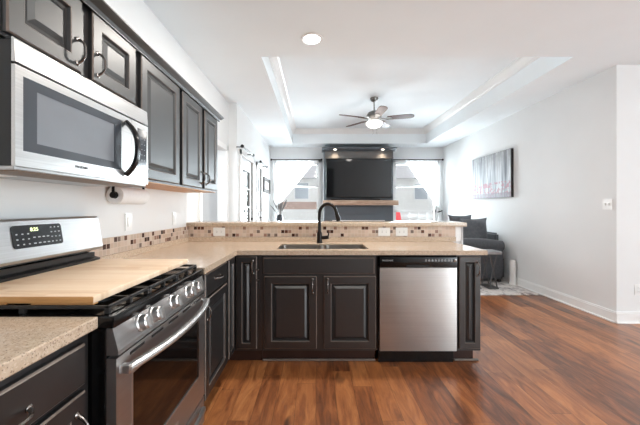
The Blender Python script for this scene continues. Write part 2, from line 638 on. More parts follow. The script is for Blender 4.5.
def panel_front(name, parent, face, a0, a1, z0, z1, at, t=0.020, stile=0.055, raised=True):
    """door or drawer front. face '+x': plane x=at, spans y a0..a1; face '-y': plane y=at, spans x a0..a1"""
    if face == '+x':
        o, u, n = Vector((at, a0, z0)), Y, X
    else:
        o, u, n = Vector((a0, at, z0)), X, -Y
    w, h = a1 - a0, z1 - z0
    s = min(stile, w * 0.27, h * 0.3)
    if raised:
        g = min(0.014, w * 0.05)
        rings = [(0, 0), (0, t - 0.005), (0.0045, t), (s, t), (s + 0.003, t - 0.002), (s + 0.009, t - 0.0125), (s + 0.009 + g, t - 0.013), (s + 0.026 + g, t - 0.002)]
        lit = {1: 1, 3: 1, 5: 2}  # bevel rings lighter; groove ring dark, its shade painted in
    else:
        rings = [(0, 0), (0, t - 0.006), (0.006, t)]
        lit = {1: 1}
    mb = MB()
    R = []
    for ins, d in rings:
        pts = [o + u * ins + Z * ins + n * d, o + u * (w - ins) + Z * ins + n * d, o + u * (w - ins) + Z * (h - ins) + n * d, o + u * ins + Z * (h - ins) + n * d]
        R.append([mb.bm.verts.new(p) for p in pts])
    for k, (a, b) in enumerate(zip(R, R[1:])):
        for i in range(4):
            j = (i + 1) % 4
            f = mb.bm.faces.new((a[i], a[j], b[j], b[i]))
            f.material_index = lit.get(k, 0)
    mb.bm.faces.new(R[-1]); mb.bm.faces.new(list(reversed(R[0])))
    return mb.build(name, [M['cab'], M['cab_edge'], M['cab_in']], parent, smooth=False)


def pull(parent, face, a, z, at, length=0.10, vertical=True, name='handle', proj=0.032):
    """arched bar pull; at = surface of the door"""
    n = X if face == '+x' else -Y
    u = Y if face == '+x' else X
    c = (Vector((at, a, z)) if face == '+x' else Vector((a, at, z)))
    d = Z if vertical else u
    mb = MB()
    pts, rad = [], []
    N = 14
    for i in range(N + 1):
        s = -1 + 2 * i / N
        pts.append(c + d * (s * length / 2) + n * (proj * (1 - abs(s) ** 3.2) + 0.001))
        rad.append(0.0040 + 0.0022 * (abs(s) ** 4))
    mb.tube(pts, rad, 8)
    for sgn in (-1, 1):
        q = c + d * (sgn * length / 2)
        v = n.cross(d)
        mb.lathe(q, [(0.0095, 0), (0.0095, 0.003), (0.006, 0.006)], (d, v, n), 12)
    return mb.build(name, M['nickel'], parent)


# ------------------------------------------------------------------ THE SETTING
CEIL = 2.75
XL, XLL, XR, XRR = -1.27, -1.15, 3.2, 5.6          # kitchen left wall, living left wall, right wall, breakfast room wall
YB, YS, YF, YRET = -2.6, 4.5, 7.8, 3.3            # rear wall, step, far wall, return wall

structure(MB().box(-3.2, 5.9, -2.9, 8.1, -0.1, 0), 'floor', M['floor'])

# ceiling with its tray
TX0, TX1, TY0, TY1, TZ = -0.55, 2.6, 3.13, 7.33, 3.085
c = MB()
c.box(-3.2, 5.9, -2.9, TY0, CEIL, CEIL + 0.12)
c.box(XLL - 0.14, 5.9, TY1, 8.1, CEIL, CEIL + 0.12)
c.box(-2.5, XLL - 0.14, TY0, 4.6, CEIL, CEIL + 0.12)
c.box(XLL - 0.14, TX0, TY0, TY1, CEIL, CEIL + 0.12)
c.box(TX1, 5.9, TY0, TY1, CEIL, CEIL + 0.12)
c.box(TX0 - 0.1, TX1 + 0.1, TY0 - 0.1, TY1 + 0.1, TZ, TZ + 0.1)
for a in ((TX0 - 0.1, TX0, TY0 - 0.1, TY1 + 0.1), (TX1, TX1 + 0.1, TY0 - 0.1, TY1 + 0.1), (TX0, TX1, TY0 - 0.1, TY0), (TX0, TX1, TY1, TY1 + 0.1)):
    c.box(a[0], a[1], a[2], a[3], CEIL + 0.12, TZ)
structure(c, 'ceiling', M['ceiling'])

# crown moulding round the tray: profile (distance in from the side, height)
prof = [(0.0, 2.975), (0.012, 2.975), (0.018, 2.992), (0.030, 2.998), (0.052, 3.025), (0.072, 3.052), (0.080, 3.060), (0.080, 3.068), (0.094, 3.070), (0.094, TZ), (0.0, TZ)]
c = MB()
rings = []
for d, zz in prof:
    rings.append([(TX0 + d, TY0 + d, zz), (TX1 - d, TY0 + d, zz), (TX1 - d, TY1 - d, zz), (TX0 + d, TY1 - d, zz)])
c.loft(rings, True, False)
structure(c, 'trim_1', M['trim'])

# left wall of the kitchen with a cased opening to the hall
OY0, OY1, OZ = 3.42, 4.37, 2.035
c = MB()
c.box(XL - 0.12, XL, YB, OY0, 0, CEIL)
c.box(XL - 0.12, XL, OY1, YS, 0, CEIL)
c.box(XL - 0.12, XL, OY0, OY1, OZ, CEIL)
structure(c, 'wall_left', M['wall'])
c = MB()
c.box(XL, XL + 0.018, OY0 - 0.07, OY0, 0, OZ + 0.07, 0.003)
c.box(XL, XL + 0.018, OY1, OY1 + 0.07, 0, OZ + 0.07, 0.003)
c.box(XL, XL + 0.018, OY0 - 0.07, OY1 + 0.07, OZ, OZ + 0.07, 0.003)
structure(c, 'trim_2', M['trim'])
c = MB()
c.box(-2.5, -2.4, 2.6, 4.7, 0, CEIL)
c.box(-2.4, XL - 0.12, 4.6, 4.7, 0, CEIL)
c.box(-2.4, XL - 0.12, 2.6, 2.7, 0, CEIL)
structure(c, 'wall_hall', M['hall'])

# living-room left wall with a glazed door and a second opening
D0, D1, DZ = 4.74, 5.64, 2.04
E0, E1 = 6.02, 6.52
c = MB()
xs = (XLL - 0.14, XLL)
c.box(*xs, YS + 0.1, D0, 0, CEIL); c.box(*xs, D1, E0, 0, CEIL); c.box(*xs, E1, YF, 0, CEIL)
c.box(*xs, D0, D1, DZ, CEIL); c.box(*xs, E0, E1, DZ, CEIL)
c.box(XL - 0.12, XLL, YS, YS + 0.1, 0, CEIL)
structure(c, 'wall_living', M['wall'])


def casing(a0, a1, top, name):
    c = MB()
    x0, x1 = XLL, XLL + 0.018
    c.box(x0, x1, a0 - 0.07, a0, 0, top + 0.075, 0.003)
    c.box(x0, x1, a1, a1 + 0.07, 0, top + 0.075, 0.003)
    c.box(x0, x1, a0 - 0.07, a1 + 0.07, top, top + 0.075, 0.003)
    return structure(c, name, M['trim'])


casing(D0, D1, DZ, 'trim_3')
casing(E0, E1, DZ, 'trim_4')

# glazed door
def glass_door(name, y0, y1):
    dr = thing(name, (XLL - 0.03, (y0 + y1) / 2, 0), None, None)
    dr['kind'] = 'structure'
    xa, xb = XLL - 0.065, XLL - 0.02
    ly0, ly1, lz0, lz1 = y0 + 0.17, y1 - 0.17, 0.30, 1.86
    c = MB()
    c.box(xa, xb, y0 + 0.004, ly0, 0.008, DZ - 0.004, 0.002)
    c.box(xa, xb, ly1, y1 - 0.012, 0.008, DZ - 0.004, 0.002)
    c.box(xa, xb, ly0, ly1, 0.008, lz0, 0.002)
    c.box(xa, xb, ly0, ly1, lz1, DZ - 0.004, 0.002)
    c.build('door_leaf', M['doorpaint'], dr, False)
    c = MB()
    for q in ((ly0 - 0.025, ly0 + 0.012, lz0 - 0.025, lz1 + 0.025), (ly1 - 0.012, ly1 + 0.025, lz0 - 0.025, lz1 + 0.025)):
        c.box(xb - 0.004, xb + 0.012, *q, 0.003)
    for zq in (lz0, lz1):
        c.box(xb - 0.004, xb + 0.012, ly0, ly1, zq - 0.02, zq + 0.02, 0.003)
    n = (ly1 - ly0)
    for k in (1, 2, 3, 4):
        zz = lz0 + (lz1 - lz0) * k / 5
        c.box(xb - 0.012, xb + 0.004, ly0, ly1, zz - 0.008, zz + 0.008)
    c.build('lite_frame', M['trim'], dr, False)
    MB().box(xb - 0.022, xb - 0.016, ly0, ly1, lz0, lz1).build('pane', M['pane'], dr, False)
    MB().box(xa, xb + 0.006, y1 - 0.011, y1 - 0.001, 0.01, DZ - 0.002).build('weatherstrip', M['slot'], dr, False)
    c = MB()
    yy = y1 - 0.07
    c.lathe((xb, yy, 1.03), [(0.028, 0), (0.028, 0.008), (0.012, 0.012), (0.012, 0.045)], 'x', 16)
    c.tube([(xb + 0.045, yy, 1.03), (xb + 0.05, yy - 0.03, 1.03), (xb + 0.05, yy - 0.11, 1.03)], 0.010, 8)
    c.lathe((xb, yy, 1.16), [(0.026, 0), (0.026, 0.012), (0.012, 0.018)], 'x', 16)
    c.build('door_handle', M['bronze'], dr)
    return dr


glass_door('door_1', D0, D1)
glass_door('door_2', E0, E1)

# far wall with two windows
W1 = (-1.00, 0.06)
W2 = (1.98, 3.04)
WZ0, WZ1 = 0.62, 2.36
c = MB()
ys = (YF, YF + 0.14)
xa = XLL - 0.14
for x0, x1 in ((xa, W1[0]), (W1[1], W2[0]), (W2[1], XR + 0.12)):
    c.box(x0, x1, *ys, 0, CEIL)
for w in (W1, W2):
    c.box(w[0], w[1], *ys, 0, WZ0); c.box(w[0], w[1], *ys, WZ1, CEIL)
structure(c, 'wall_far', M['wall'])


def window(name, w):
    wr = thing(name, ((w[0] + w[1]) / 2, YF, WZ0), None, None)
    wr['kind'] = 'structure'
    x0, x1 = w
    c = MB()
    c.box(x0 - 0.07, x0, YF - 0.018, YF, WZ0, WZ1 + 0.07, 0.003)
    c.box(x1, x1 + 0.07, YF - 0.018, YF, WZ0, WZ1 + 0.07, 0.003)
    c.box(x0 - 0.07, x1 + 0.07, YF - 0.018, YF, WZ1, WZ1 + 0.07, 0.003)
    c.build('casing', M['trim'], wr, False)
    MB().box(x0 - 0.09, x1 + 0.09, YF - 0.06, YF + 0.05, WZ0 - 0.03, WZ0, 0.004).build('sill', M['trim'], wr, False)
    c = MB()
    y0, y1 = YF + 0.05, YF + 0.10
    t = 0.045
    c.box(x0, x0 + t, y0, y1, WZ0, WZ1); c.box(x1 - t, x1, y0, y1, WZ0, WZ1)
    for zz in (WZ0 + t / 2, 1.145, 1.775, WZ1 - t / 2):
        c.box(x0, x1, y0, y1, zz - t / 2, zz + t / 2)
    c.build('sash_frame', M['trim'], wr, False)
    MB().box(x0 + 0.02, x1 - 0.02, YF + 0.072, YF + 0.078, WZ0 + 0.02, WZ1 - 0.02).build('pane', M['pane'], wr, False)
    return wr


window('window_1', W1)
window('window_2', W2)

structure(MB().box(XR, XR + 0.12, YRET, YF, 0, CEIL), 'wall_right', M['wall'])
structure(MB().box(XR + 0.12, XRR, YRET, YRET + 0.12, 0, CEIL), 'wall_return', M['wall'])

# breakfast-room wall with an unseen patio window added for light, and the rear wall (behind the camera)
c = MB()
PW = (-2.55, 0.7, 0.15, 2.35)
c.box(XRR, XRR + 0.14, YB, PW[0], 0, CEIL); c.box(XRR, XRR + 0.14, PW[1], YRET + 0.12, 0, CEIL)
c.box(XRR, XRR + 0.14, PW[0], PW[1], 0, PW[2]); c.box(XRR, XRR + 0.14, PW[0], PW[1], PW[3], CEIL)
structure(c, 'wall_breakfast', M['wall'])
c = MB()
c.box(XL - 0.12, XRR + 0.14, YB - 0.14, YB, 0, CEIL)
structure(c, 'wall_rear', M['wall'])

# baseboards
def base_run(name, boxes):
    c = MB()
    for q in boxes:
        x0, x1, y0, y1 = q
        c.box(x0, x1, y0, y1, 0.0, 0.105, 0.003)
        # cap and shoe
        if x1 - x0 < y1 - y0:
            c.box(x0 + 0.004, x1, y0, y1, 0.105, 0.122, 0.004)
            c.box(x0 - 0.014, x0 + 0.002, y0, y1, 0.0, 0.018, 0.004)
        else:
            c.box(x0, x1, y0 + 0.004, y1, 0.105, 0.122, 0.004)
            c.box(x0, x1, y0 - 0.014, y0 + 0.002, 0.0, 0.018, 0.004)
    structure(c, name, M['trim'])


base_run('baseboard_right', [(XR - 0.016, XR, YRET + 0.0005, YF)])
base_run('baseboard_return', [(XR - 0.016, XRR, YRET - 0.016, YRET)])
base_run('baseboard_far', [(XLL, 0.17, YF - 0.016, YF), (1.86, XR - 0.016, YF - 0.016, YF)])

# ------------------------------------------------------------------ PENINSULA half wall, bar and backsplash
HWY0, HWY1, HWX1 = 3.07, 3.19, 1.445
structure(MB().box(XL, HWX1 - 0.012, HWY0, HWY1, 0, 1.042), 'wall_peninsula', M['wall'])
c = MB()
c.box(1.376, HWX1, HWY0 - 0.012, HWY0 - 0.0005, 0.8965, 1.0415, 0.002)
c.box(HWX1 - 0.0115, HWX1 + 0.006, HWY0 - 0.012, HWY1 + 0.012, 0.0, 1.0415, 0.002)
structure(c, 'trim_5', M['trim'])
tag(MB().box(XL + 0.001, 1.476, 3.03, 3.43, 1.0425, 1.0825, 0.004).build('bar_top', M['granite']),
    'long raised granite bar ledge on top of the half wall', 'bar counter')
tag(MB().box(XL + 0.010, 1.3755, HWY0 - 0.010, HWY0 - 0.0005, 0.9405, 1.0420).build('mosaic_backsplash', M['mosaic_x'], None, False),
    'band of cream and brown mosaic tile under the raised bar ledge', 'backsplash')
tag(MB().box(XL + 0.0005, XL + 0.010, 1.705, HWY0 - 0.011, 0.9405, 1.0440).build('mosaic_backsplash', M['mosaic_y'], None, False),
    'band of cream and brown mosaic tile on the left wall beyond the range', 'backsplash')

# ------------------------------------------------------------------ WORKTOPS
CT0, CT1 = 0.8600, 0.8955
w = thing('worktop', (-0.6, 2.6, CT0), 'L-shaped beige granite worktop running past the range and along the peninsula', 'countertop')
# outline with a hole for the sink
SX0, SX1, SY0, SY1 = -0.315, 0.425, 2.495, 2.835
c = MB()
def slab_cells(c, xs, ys, keep):
    vt = {}
    def V(i, j, z):
        k = (i, j, z)
        if k not in vt:
            vt[k] = c.bm.verts.new((xs[i], ys[j], z))
        return vt[k]
    cells = {(i, j) for i in range(len(xs) - 1) for j in range(len(ys) - 1) if keep((xs[i] + xs[i + 1]) / 2, (ys[j] + ys[j + 1]) / 2)}
    for i, j in cells:
        c.bm.faces.new((V(i, j, CT1), V(i + 1, j, CT1), V(i + 1, j + 1, CT1), V(i, j + 1, CT1)))
        c.bm.faces.new((V(i, j + 1, CT0), V(i + 1, j + 1, CT0), V(i + 1, j, CT0), V(i, j, CT0)))
        for (di, dj, a, b) in ((-1, 0, (0, 1), (0, 0)), (1, 0, (1, 0), (1, 1)), (0, -1, (0, 0), (1, 0)), (0, 1, (1, 1), (0, 1))):
            if (i + di, j + dj) not in cells:
                p, q = (i + a[0], j + a[1]), (i + b[0], j + b[1])
                c.bm.faces.new((V(*p, CT0), V(*q, CT0), V(*q, CT1), V(*p, CT1)))
def L_keep(x, y):
    if SX0 < x < SX1 and SY0 < y < SY1:
        return False
    return x < -0.613 or y > 2.402
slab_cells(c, [XL + 0.001, -0.613, SX0, SX1, 1.33], [1.708, 2.402, SY0, SY1, 3.0595], L_keep)
es = [e for e in c.bm.edges if len(e.link_faces) == 2 and e.calc_face_angle(0) > 1.0 and e.verts[0].co.z == e.verts[1].co.z]
bmesh.ops.bevel(c.bm, geom=es, offset=0.004, segments=2, affect='EDGES')
c.build('slab', M['granite'], w, False)
c = MB()
c.box(XL + 0.001, XL + 0.016, 1.708, 3.0585, CT1, 0.940, 0.002)
c.box(XL + 0.016, 1.3755, 3.044, 3.0595, CT1, 0.940, 0.002)
c.build('upstand', M['granite'], w, False)
# right-hand part of the slab behind the end post
w2 = thing('worktop', (-0.95, 0.3, CT0), 'near beige granite worktop in the lower left corner, before the range', 'countertop')
MB().box(XL + 0.001, -0.661, -0.9, 0.942, CT0, CT1, 0.004).build('slab', M['granite'], w2, False)

# ------------------------------------------------------------------ BASE CABINETS
FY = 2.435          # carcass face of the peninsula
FX = -0.648         # carcass face of the left run beyond the range
TOE = 0.105
CB = 0.8595


def carcass(parent, x0, x1, y0, y1, z0=TOE, z1=CB, mat=None):
    return MB().box(x0, x1, y0, y1, z0, z1).build('carcass', mat or M['cab'], parent, False)


# cabinet between range and corner
cb = thing('base_cabinet', (-0.95, 1.98, 0), 'dark drawer base cabinet between the range and the corner', 'kitchen cabinet', 'dark base cabinets')
carcass(cb, XL + 0.002, FX, 1.712, 2.235)
panel_front('drawer', cb, '+x', 1.765, 2.20, 0.712, 0.845, FX, raised=False)
d = panel_front('door', cb, '+x', 1.765, 2.20, 0.125, 0.695, FX)
pull(cb.children[-2] if False else [q for q in cb.children if q.name.startswith('drawer')][0], '+x', 1.985, 0.785, FX + 0.020, 0.095, False)
pull(d, '+x', 1.790, 0.62, FX + 0.020, 0.08, proj=0.02)
MB().box(XL + 0.01, FX - 0.06, 1.712, 2.235, 0.001, TOE).build('toe_kick', M['cab_toe'], cb, False)

# corner cabinet with an L-shaped pair of doors
cc = thing('corner_cabinet', (-0.8, 2.6, 0), 'dark corner cabinet whose two narrow doors meet at a right angle', 'kitchen cabinet', 'dark base cabinets')
c = MB()
c.box(XL + 0.002, FX, 2.237, 3.055, TOE, CB)
c.box(FX, -0.432, FY, 3.055, TOE, CB)
c.build('carcass', M['cab'], cc, False)
d1 = panel_front('door', cc, '+x', 2.245, 2.408, 0.125, 0.845, FX, stile=0.04)
d2 = panel_front('door', cc, '-y', -0.622, -0.462, 0.125, 0.845, FY, stile=0.045)
pull(d2, '-y', -0.492, 0.765, FY - 0.020, 0.10)
for zz in (0.745, 0.665):
    MB().box(-0.470, -0.442, FY - 0.024, FY - 0.0005, zz - 0.005, zz + 0.005, 0.002).build('hinge', M['nickel'], cc, False)
c = MB()
c.box(XL + 0.01, FX - 0.06, 2.237, 2.6, 0.001, TOE)
c.box(FX - 0.06, -0.432, FY + 0.06, 2.6, 0.001, TOE)
c.build('toe_kick', M['cab_toe'], cc, False)

# sink base
sb = thing('sink_cabinet', (0.03, 2.7, 0), 'wide dark two-door cabinet under the sink, left of the dishwasher', 'kitchen cabinet', 'dark base cabinets')
c = MB()
bx0, bx1 = -0.430, 0.474
c.box(bx0, bx1, FY, FY + 0.02, TOE, CB)
c.box(bx0, bx0 + 0.018, FY + 0.02, 3.055, TOE, CB); c.box(bx1 - 0.018, bx1, FY + 0.02, 3.055, TOE, CB)
c.box(bx0, bx1, FY + 0.02, 3.055, TOE, TOE + 0.018); c.box(bx0, bx1, 3.04, 3.055, TOE, CB)
c.build('carcass', M['cab'], sb, False)
panel_front('false_drawer_front', sb, '-y', -0.410, 0.456, 0.712, 0.838, FY, raised=False)
d1 = panel_front('door', sb, '-y', -0.403, 0.006, 0.128, 0.692, FY)
d2 = panel_front('door', sb, '-y', 0.060, 0.468, 0.128, 0.692, FY)
pull(d1, '-y', -0.027, 0.617, FY - 0.020, 0.105)
pull(d2, '-y', 0.091, 0.617, FY - 0.020, 0.105)
MB().box(bx0, bx1, FY + 0.06, FY + 0.08, 0.001, TOE).build('toe_kick', M['cab_toe'], sb, False)
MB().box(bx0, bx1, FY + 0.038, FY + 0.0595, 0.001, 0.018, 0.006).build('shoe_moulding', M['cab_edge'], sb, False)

# end cabinet right of the dishwasher
ec = thing('base_cabinet', (1.2, 2.7, 0), 'narrow dark one-door cabinet at the right end of the peninsula', 'kitchen cabinet', 'dark base cabinets')
carcass(ec, 1.102, 1.292, FY, 3.055)
d = panel_front('door', ec, '-y', 1.118, 1.284, 0.128, 0.845, FY, stile=0.042)
pull(d, '-y', 1.258, 0.752, FY - 0.020, 0.105)
MB().box(1.102, 1.262, FY + 0.06, 3.055, 0.001, TOE).build('toe_kick', M['cab_toe'], ec, False)
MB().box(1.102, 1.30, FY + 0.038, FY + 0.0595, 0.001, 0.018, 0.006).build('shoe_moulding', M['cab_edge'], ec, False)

# near cabinet, lower left corner
NFX = -0.690
nb = thing('base_cabinet', (-0.98, 0.6, 0), 'near dark drawer base cabinet in the lower left corner', 'kitchen cabinet', 'dark base cabinets')
carcass(nb, XL + 0.002, NFX, 0.30, 0.938)
dr = panel_front('drawer', nb, '+x', 0.335, 0.905, 0.712, 0.832, NFX, raised=False)
pull(dr, '+x', 0.668, 0.757, NFX + 0.020, 0.11, False)
d = panel_front('door', nb, '+x', 0.335, 0.905, 0.125, 0.695, NFX)
pull(d, '+x', 0.868, 0.590, NFX + 0.020, 0.11)
MB().box(XL + 0.01, NFX - 0.06, 0.30, 0.938, 0.001, TOE).build('toe_kick', M['cab_toe'], nb, False)

# ------------------------------------------------------------------ DISHWASHER
dw = thing('dishwasher', (0.788, 2.7, 0), 'stainless steel dishwasher with a black control strip in the peninsula', 'dishwasher')
dx0, dx1 = 0.494, 1.094
MB().box(0.480, 1.098, FY + 0.03, 3.03, 0.10, 0.855).build('tub_body', M['blackplastic'], dw, False)
MB().box(dx0, dx1, FY - 0.030, FY + 0.029, 0.112, 0.762, 0.006).build('door', M['steel_x'], dw)
c = MB()
c.box(dx0, dx1, FY - 0.034, FY + 0.029, 0.764, 0.845, 0.006)
cp = c.build('control_panel', M['black'], dw)
MB().box(0.70, 0.88, FY - 0.0365, FY - 0.0335, 0.766, 0.784, 0.001).build('pocket_handle', M['cab_in'], cp, False)
text('brand_lettering', 'FRIGIDAIRE', 0.017, (0.512, FY - 0.0345, 0.818), FACE_NY, M['legend'], cp, align='LEFT')
c = MB()
for k in range(9):
    c.box(0.845 + k * 0.025, 0.860 + k * 0.025, FY - 0.0350, FY - 0.0335, 0.812, 0.820)
    c.box(0.847 + k * 0.025, 0.857 + k * 0.025, FY - 0.0350, FY - 0.0335, 0.825, 0.829)
c.build('button_legends', M['legend'], cp, False)
MB().lathe((1.076, FY - 0.034, 0.820), [(0.012, 0), (0.012, -0.004), (0.009, -0.005)], 'y', 16).build('start_button', M['nickel'], cp)
MB().box(0.497, 1.091, FY + 0.03, FY + 0.05, 0.001, 0.100).build('kick_plate', M['black'], dw, False)

# ------------------------------------------------------------------ SINK AND FAUCET
sk = thing('kitchen_sink', (0.05, 2.665, 0.66), 'stainless double bowl undermount sink set in the peninsula worktop', 'sink')
def bowl(x0, x1, y0, y1, zt, zb):
    c = MB()
    def rr(x0, x1, y0, y1, r, z):
        out = []
        for cx, cy, a0 in ((x1 - r, y1 - r, 0), (x0 + r, y1 - r, 90), (x0 + r, y0 + r, 180), (x1 - r, y0 + r, 270)):
            for k in range(6):
                a = math.radians(a0 + 90 * k / 5)
                out.append((cx + r * math.cos(a), cy + r * math.sin(a), z))
        return out
    t = 0.004
    rings = [rr(x0 - t, x1 + t, y0 - t, y1 + t, 0.05 + t, zt), rr(x0, x1, y0, y1, 0.05, zt), rr(x0 + 0.006, x1 - 0.006, y0 + 0.006, y1 - 0.006, 0.05, zb + 0.02),
             rr(x0 + 0.03, x1 - 0.03, y0 + 0.03, y1 - 0.03, 0.04, zb)]
    c.loft(rings, True, False)
    R = [v for v in c.bm.verts][-24:]
    c.bm.faces.new(R)
    return c
bowl(SX0 + 0.006, 0.035, SY0 + 0.006, SY1 - 0.006, 0.8885, 0.66).build('bowl', M['steel_sink'], sk)
bowl(0.075, SX1 - 0.006, SY0 + 0.006, SY1 - 0.006, 0.8885, 0.66).build('bowl', M['steel_sink'], sk)
MB().box(0.041, 0.069, SY0 + 0.006, SY1 - 0.006, 0.80, 0.886, 0.004).build('divider', M['steel_light'], sk)
for xx in (-0.14, 0.247):
    MB().lathe((xx, 2.665, 0.661), [(0.042, 0), (0.042, 0.003), (0.03, 0.004)], 'z', 20).build('drain', M['nickel'], sk)

fc = thing('kitchen_faucet', (0.033, 2.925, CT1), 'tall dark bronze gooseneck faucet rising behind the sink', 'faucet')
c = MB()
fx, fy, fz = 0.033, 2.925, CT1 + 0.0005
c.lathe((fx, fy, fz), [(0.029, 0), (0.029, 0.006), (0.025, 0.012), (0.024, 0.085), (0.021, 0.10), (0.016, 0.108)], 'z', 24)
c.build('body', M['bronze'], fc)
dirv = Vector((0.80, -0.60, 0))
zs = 1.165
R_ = 0.095
pts = [Vector((fx, fy, fz + 0.10)), Vector((fx, fy, 1.08)), Vector((fx, fy, zs))]
for k in range(1, 15):
    a = math.pi * (1 - k / 14 * 0.93)
    pts.append(Vector((fx, fy, zs)) + dirv * (R_ + R_ * math.cos(a)) + Z * (R_ * 1.03 * math.sin(a)))
c = MB(); c.tube(pts, 0.0155, 12); c.build('gooseneck', M['bronze'], fc)
tip = pts[-1]; tdir = (pts[-1] - pts[-2]).normalized()
c = MB()
c.tube([tip - tdir * 0.004, tip + tdir * 0.02, tip + tdir * 0.075, tip + tdir * 0.085], [0.015, 0.018, 0.021, 0.019], 14)
c.build('spray_head', M['bronze'], fc)
c = MB()
c.tube([(fx + 0.015, fy, 0.945), (fx + 0.045, fy - 0.01, 0.946), (fx + 0.085, fy - 0.018, 0.952)], [0.017, 0.018, 0.017], 12)
c.tube([(fx + 0.078, fy - 0.018, 0.952), (fx + 0.086, fy - 0.02, 0.985), (fx + 0.068, fy - 0.02, 1.012)], [0.009, 0.007, 0.005], 10)
c.build('lever', M['bronze'], fc)

# ------------------------------------------------------------------ RANGE
RY0, RY1 = 0.946, 1.704
RYC = (RY0 + RY1) / 2
RXF = -0.622
rg = thing('range', (-0.93, RYC, 0), 'stainless steel gas range with five front knobs', 'stove')
MB().box(-1.255, RXF - 0.02, RY0, RY1, 0.03, 0.855).build('body', M['black'], rg, False)
c = MB()
c.box(-1.255, RXF + 0.006, RY0, RY1, 0.8555, 0.893, 0.006)
c.build('cooktop', M['black'], rg)
# sloped control panel
c = MB()
c.mi = 0
sec = [(-0.6235, 0.854), (-0.606, 0.785), (-0.606, 0.772), (-0.66, 0.772), (-0.66, 0.854)]
c.loft([[(x, RY0 + 0.004, z) for x, z in sec], [(x, RY1 - 0.004, z) for x, z in sec]])
cpn = c.build('control_panel', M['steel_y'], rg, False)
slope = Vector((0.0175, 0, -0.069)).normalized()
nrm = Vector((0.969, 0, 0.246)).normalized()
for q in (-0.24, -0.155, 0.0, 0.155, 0.24):
    ctr = Vector((-0.6155, RYC + q, 0.8225))
    k = MB()
    k.lathe(ctr, [(0.030, 0), (0.030, 0.006), (0.026, 0.010), (0.0245, 0.030), (0.020, 0.034)], (slope, nrm.cross(slope), nrm), 24)
    kk = k.build('knob', M['steel_light'], cpn)
    k = MB()
    a, b = slope, nrm.cross(slope)
    p = ctr + nrm * 0.034
    pts8 = []
    for (s1, s2, h_) in ((-.022, -.005, 0), (.022, -.005, 0), (.022, .005, 0), (-.022, .005, 0)):
        pts8.append(p + a * s1 + b * s2)
    k.loft([pts8, [w_ + nrm * 0.010 for w_ in pts8]])
    k.build('grip', M['steel_light'], kk)
# oven door
DX = -0.612
c = MB()
wy0, wy1, wz0, wz1 = 1.035, 1.618, 0.345, 0.675
def frame_yz(c, x0, x1, y0, y1, z0, z1, a0, a1, b0, b1, bev=0.0):
    c.box(x0, x1, y0, a0, z0, z1, bev); c.box(x0, x1, a1, y1, z0, z1, bev)
    c.box(x0, x1, a0, a1, z0, b0, bev); c.box(x0, x1, a0, a1, b1, z1, bev)
frame_yz(c, -0.665, DX, RY0 + 0.004, RY1 - 0.004, 0.205, 0.762, wy0, wy1, wz0, wz1)
dr = c.build('oven_door', M['steel_y'], rg, False)
MB().box(-0.66, DX - 0.003, wy0, wy1, wz0, wz1).build('oven_window', M['glassdark'], dr, False)
c = MB()
frame_yz(c, DX - 0.002, DX + 0.002, wy0 - 0.006, wy1 + 0.006, wz0 - 0.006, wz1 + 0.006, wy0, wy1, wz0, wz1)
c.build('window_trim', M['steel_light'], dr, False)
for k in range(5):
    yy = 1.02 + k * 0.135
    MB().box(DX - 0.001, DX + 0.0015, yy, yy + 0.085, 0.742, 0.751).build('vent_slot', M['cab_in'], dr, False)
# bowed handle
c = MB()
pts, rad = [], []
for i in range(25):
    s = -1 + i / 12
    pts.append((DX + 0.022 + 0.045 * (1 - abs(s) ** 2.2), RYC + s * 0.352, 0.722))
    rad.append(0.0165)
c.tube(pts, rad, 12, flat=0.8)
for s in (-1, 1):
    c.box(DX - 0.001, DX + 0.034, RYC + s * 0.350 - 0.014, RYC + s * 0.350 + 0.014, 0.708, 0.736, 0.005)
c.build('handle', M['steel_light'], dr)
bd = MB().box(DX, DX + 0.003, 1.295, 1.375, 0.258, 0.282, 0.0012).build('badge', M['steel_light'], dr)
# drawer
c = MB()
c.box(-0.665, DX, RY0 + 0.004, RY1 - 0.004, 0.055, 0.196, 0.004)
wd = c.build('warming_drawer', M['steel_y'], rg)
c = MB()
pts = []
for i in range(21):
    s = -1 + i / 10
    pts.append((DX + 0.012 + 0.022 * (1 - abs(s) ** 2.4), RYC + s * 0.33, 0.150 + 0.020 * (1 - s * s)))
c.tube(pts, 0.013, 10)
for s in (-1, 1):
    c.box(DX - 0.001, DX + 0.02, RYC + s * 0.33 - 0.012, RYC + s * 0.33 + 0.012, 0.140, 0.160, 0.004)
c.build('handle', M['steel_light'], wd)
for sx in (-1.2, -0.68):
    for yy in (RY0 + 0.05, RY1 - 0.05):
        MB().lathe((sx, yy, 0.0), [(0.018, 0.0005), (0.018, 0.03)], 'z', 12).build('foot', M['blackplastic'], rg)
# backguard
c = MB()
sec = [(-1.255, 0.895), (-1.185, 0.895), (-1.185, 0.955), (-1.215, 0.962), (-1.215, 0.985), (-1.255, 0.985)]
c.loft([[(x, RY0 + 0.002, z) for x, z in sec], [(x, RY1 - 0.002, z) for x, z in sec]])
c.build('vent_rail', M['blackplastic'], rg, False)
c = MB()
sec = [(-1.262, 0.985), (-1.176, 1.005), (-1.170, 1.018), (-1.196, 1.172), (-1.205, 1.180), (-1.262, 1.180)]
c.loft([[(x, RY0 + 0.002, z) for x, z in sec], [(x, RY1 - 0.002, z) for x, z in sec]])
bgd = c.build('backguard', M['steel_y'], rg, False)
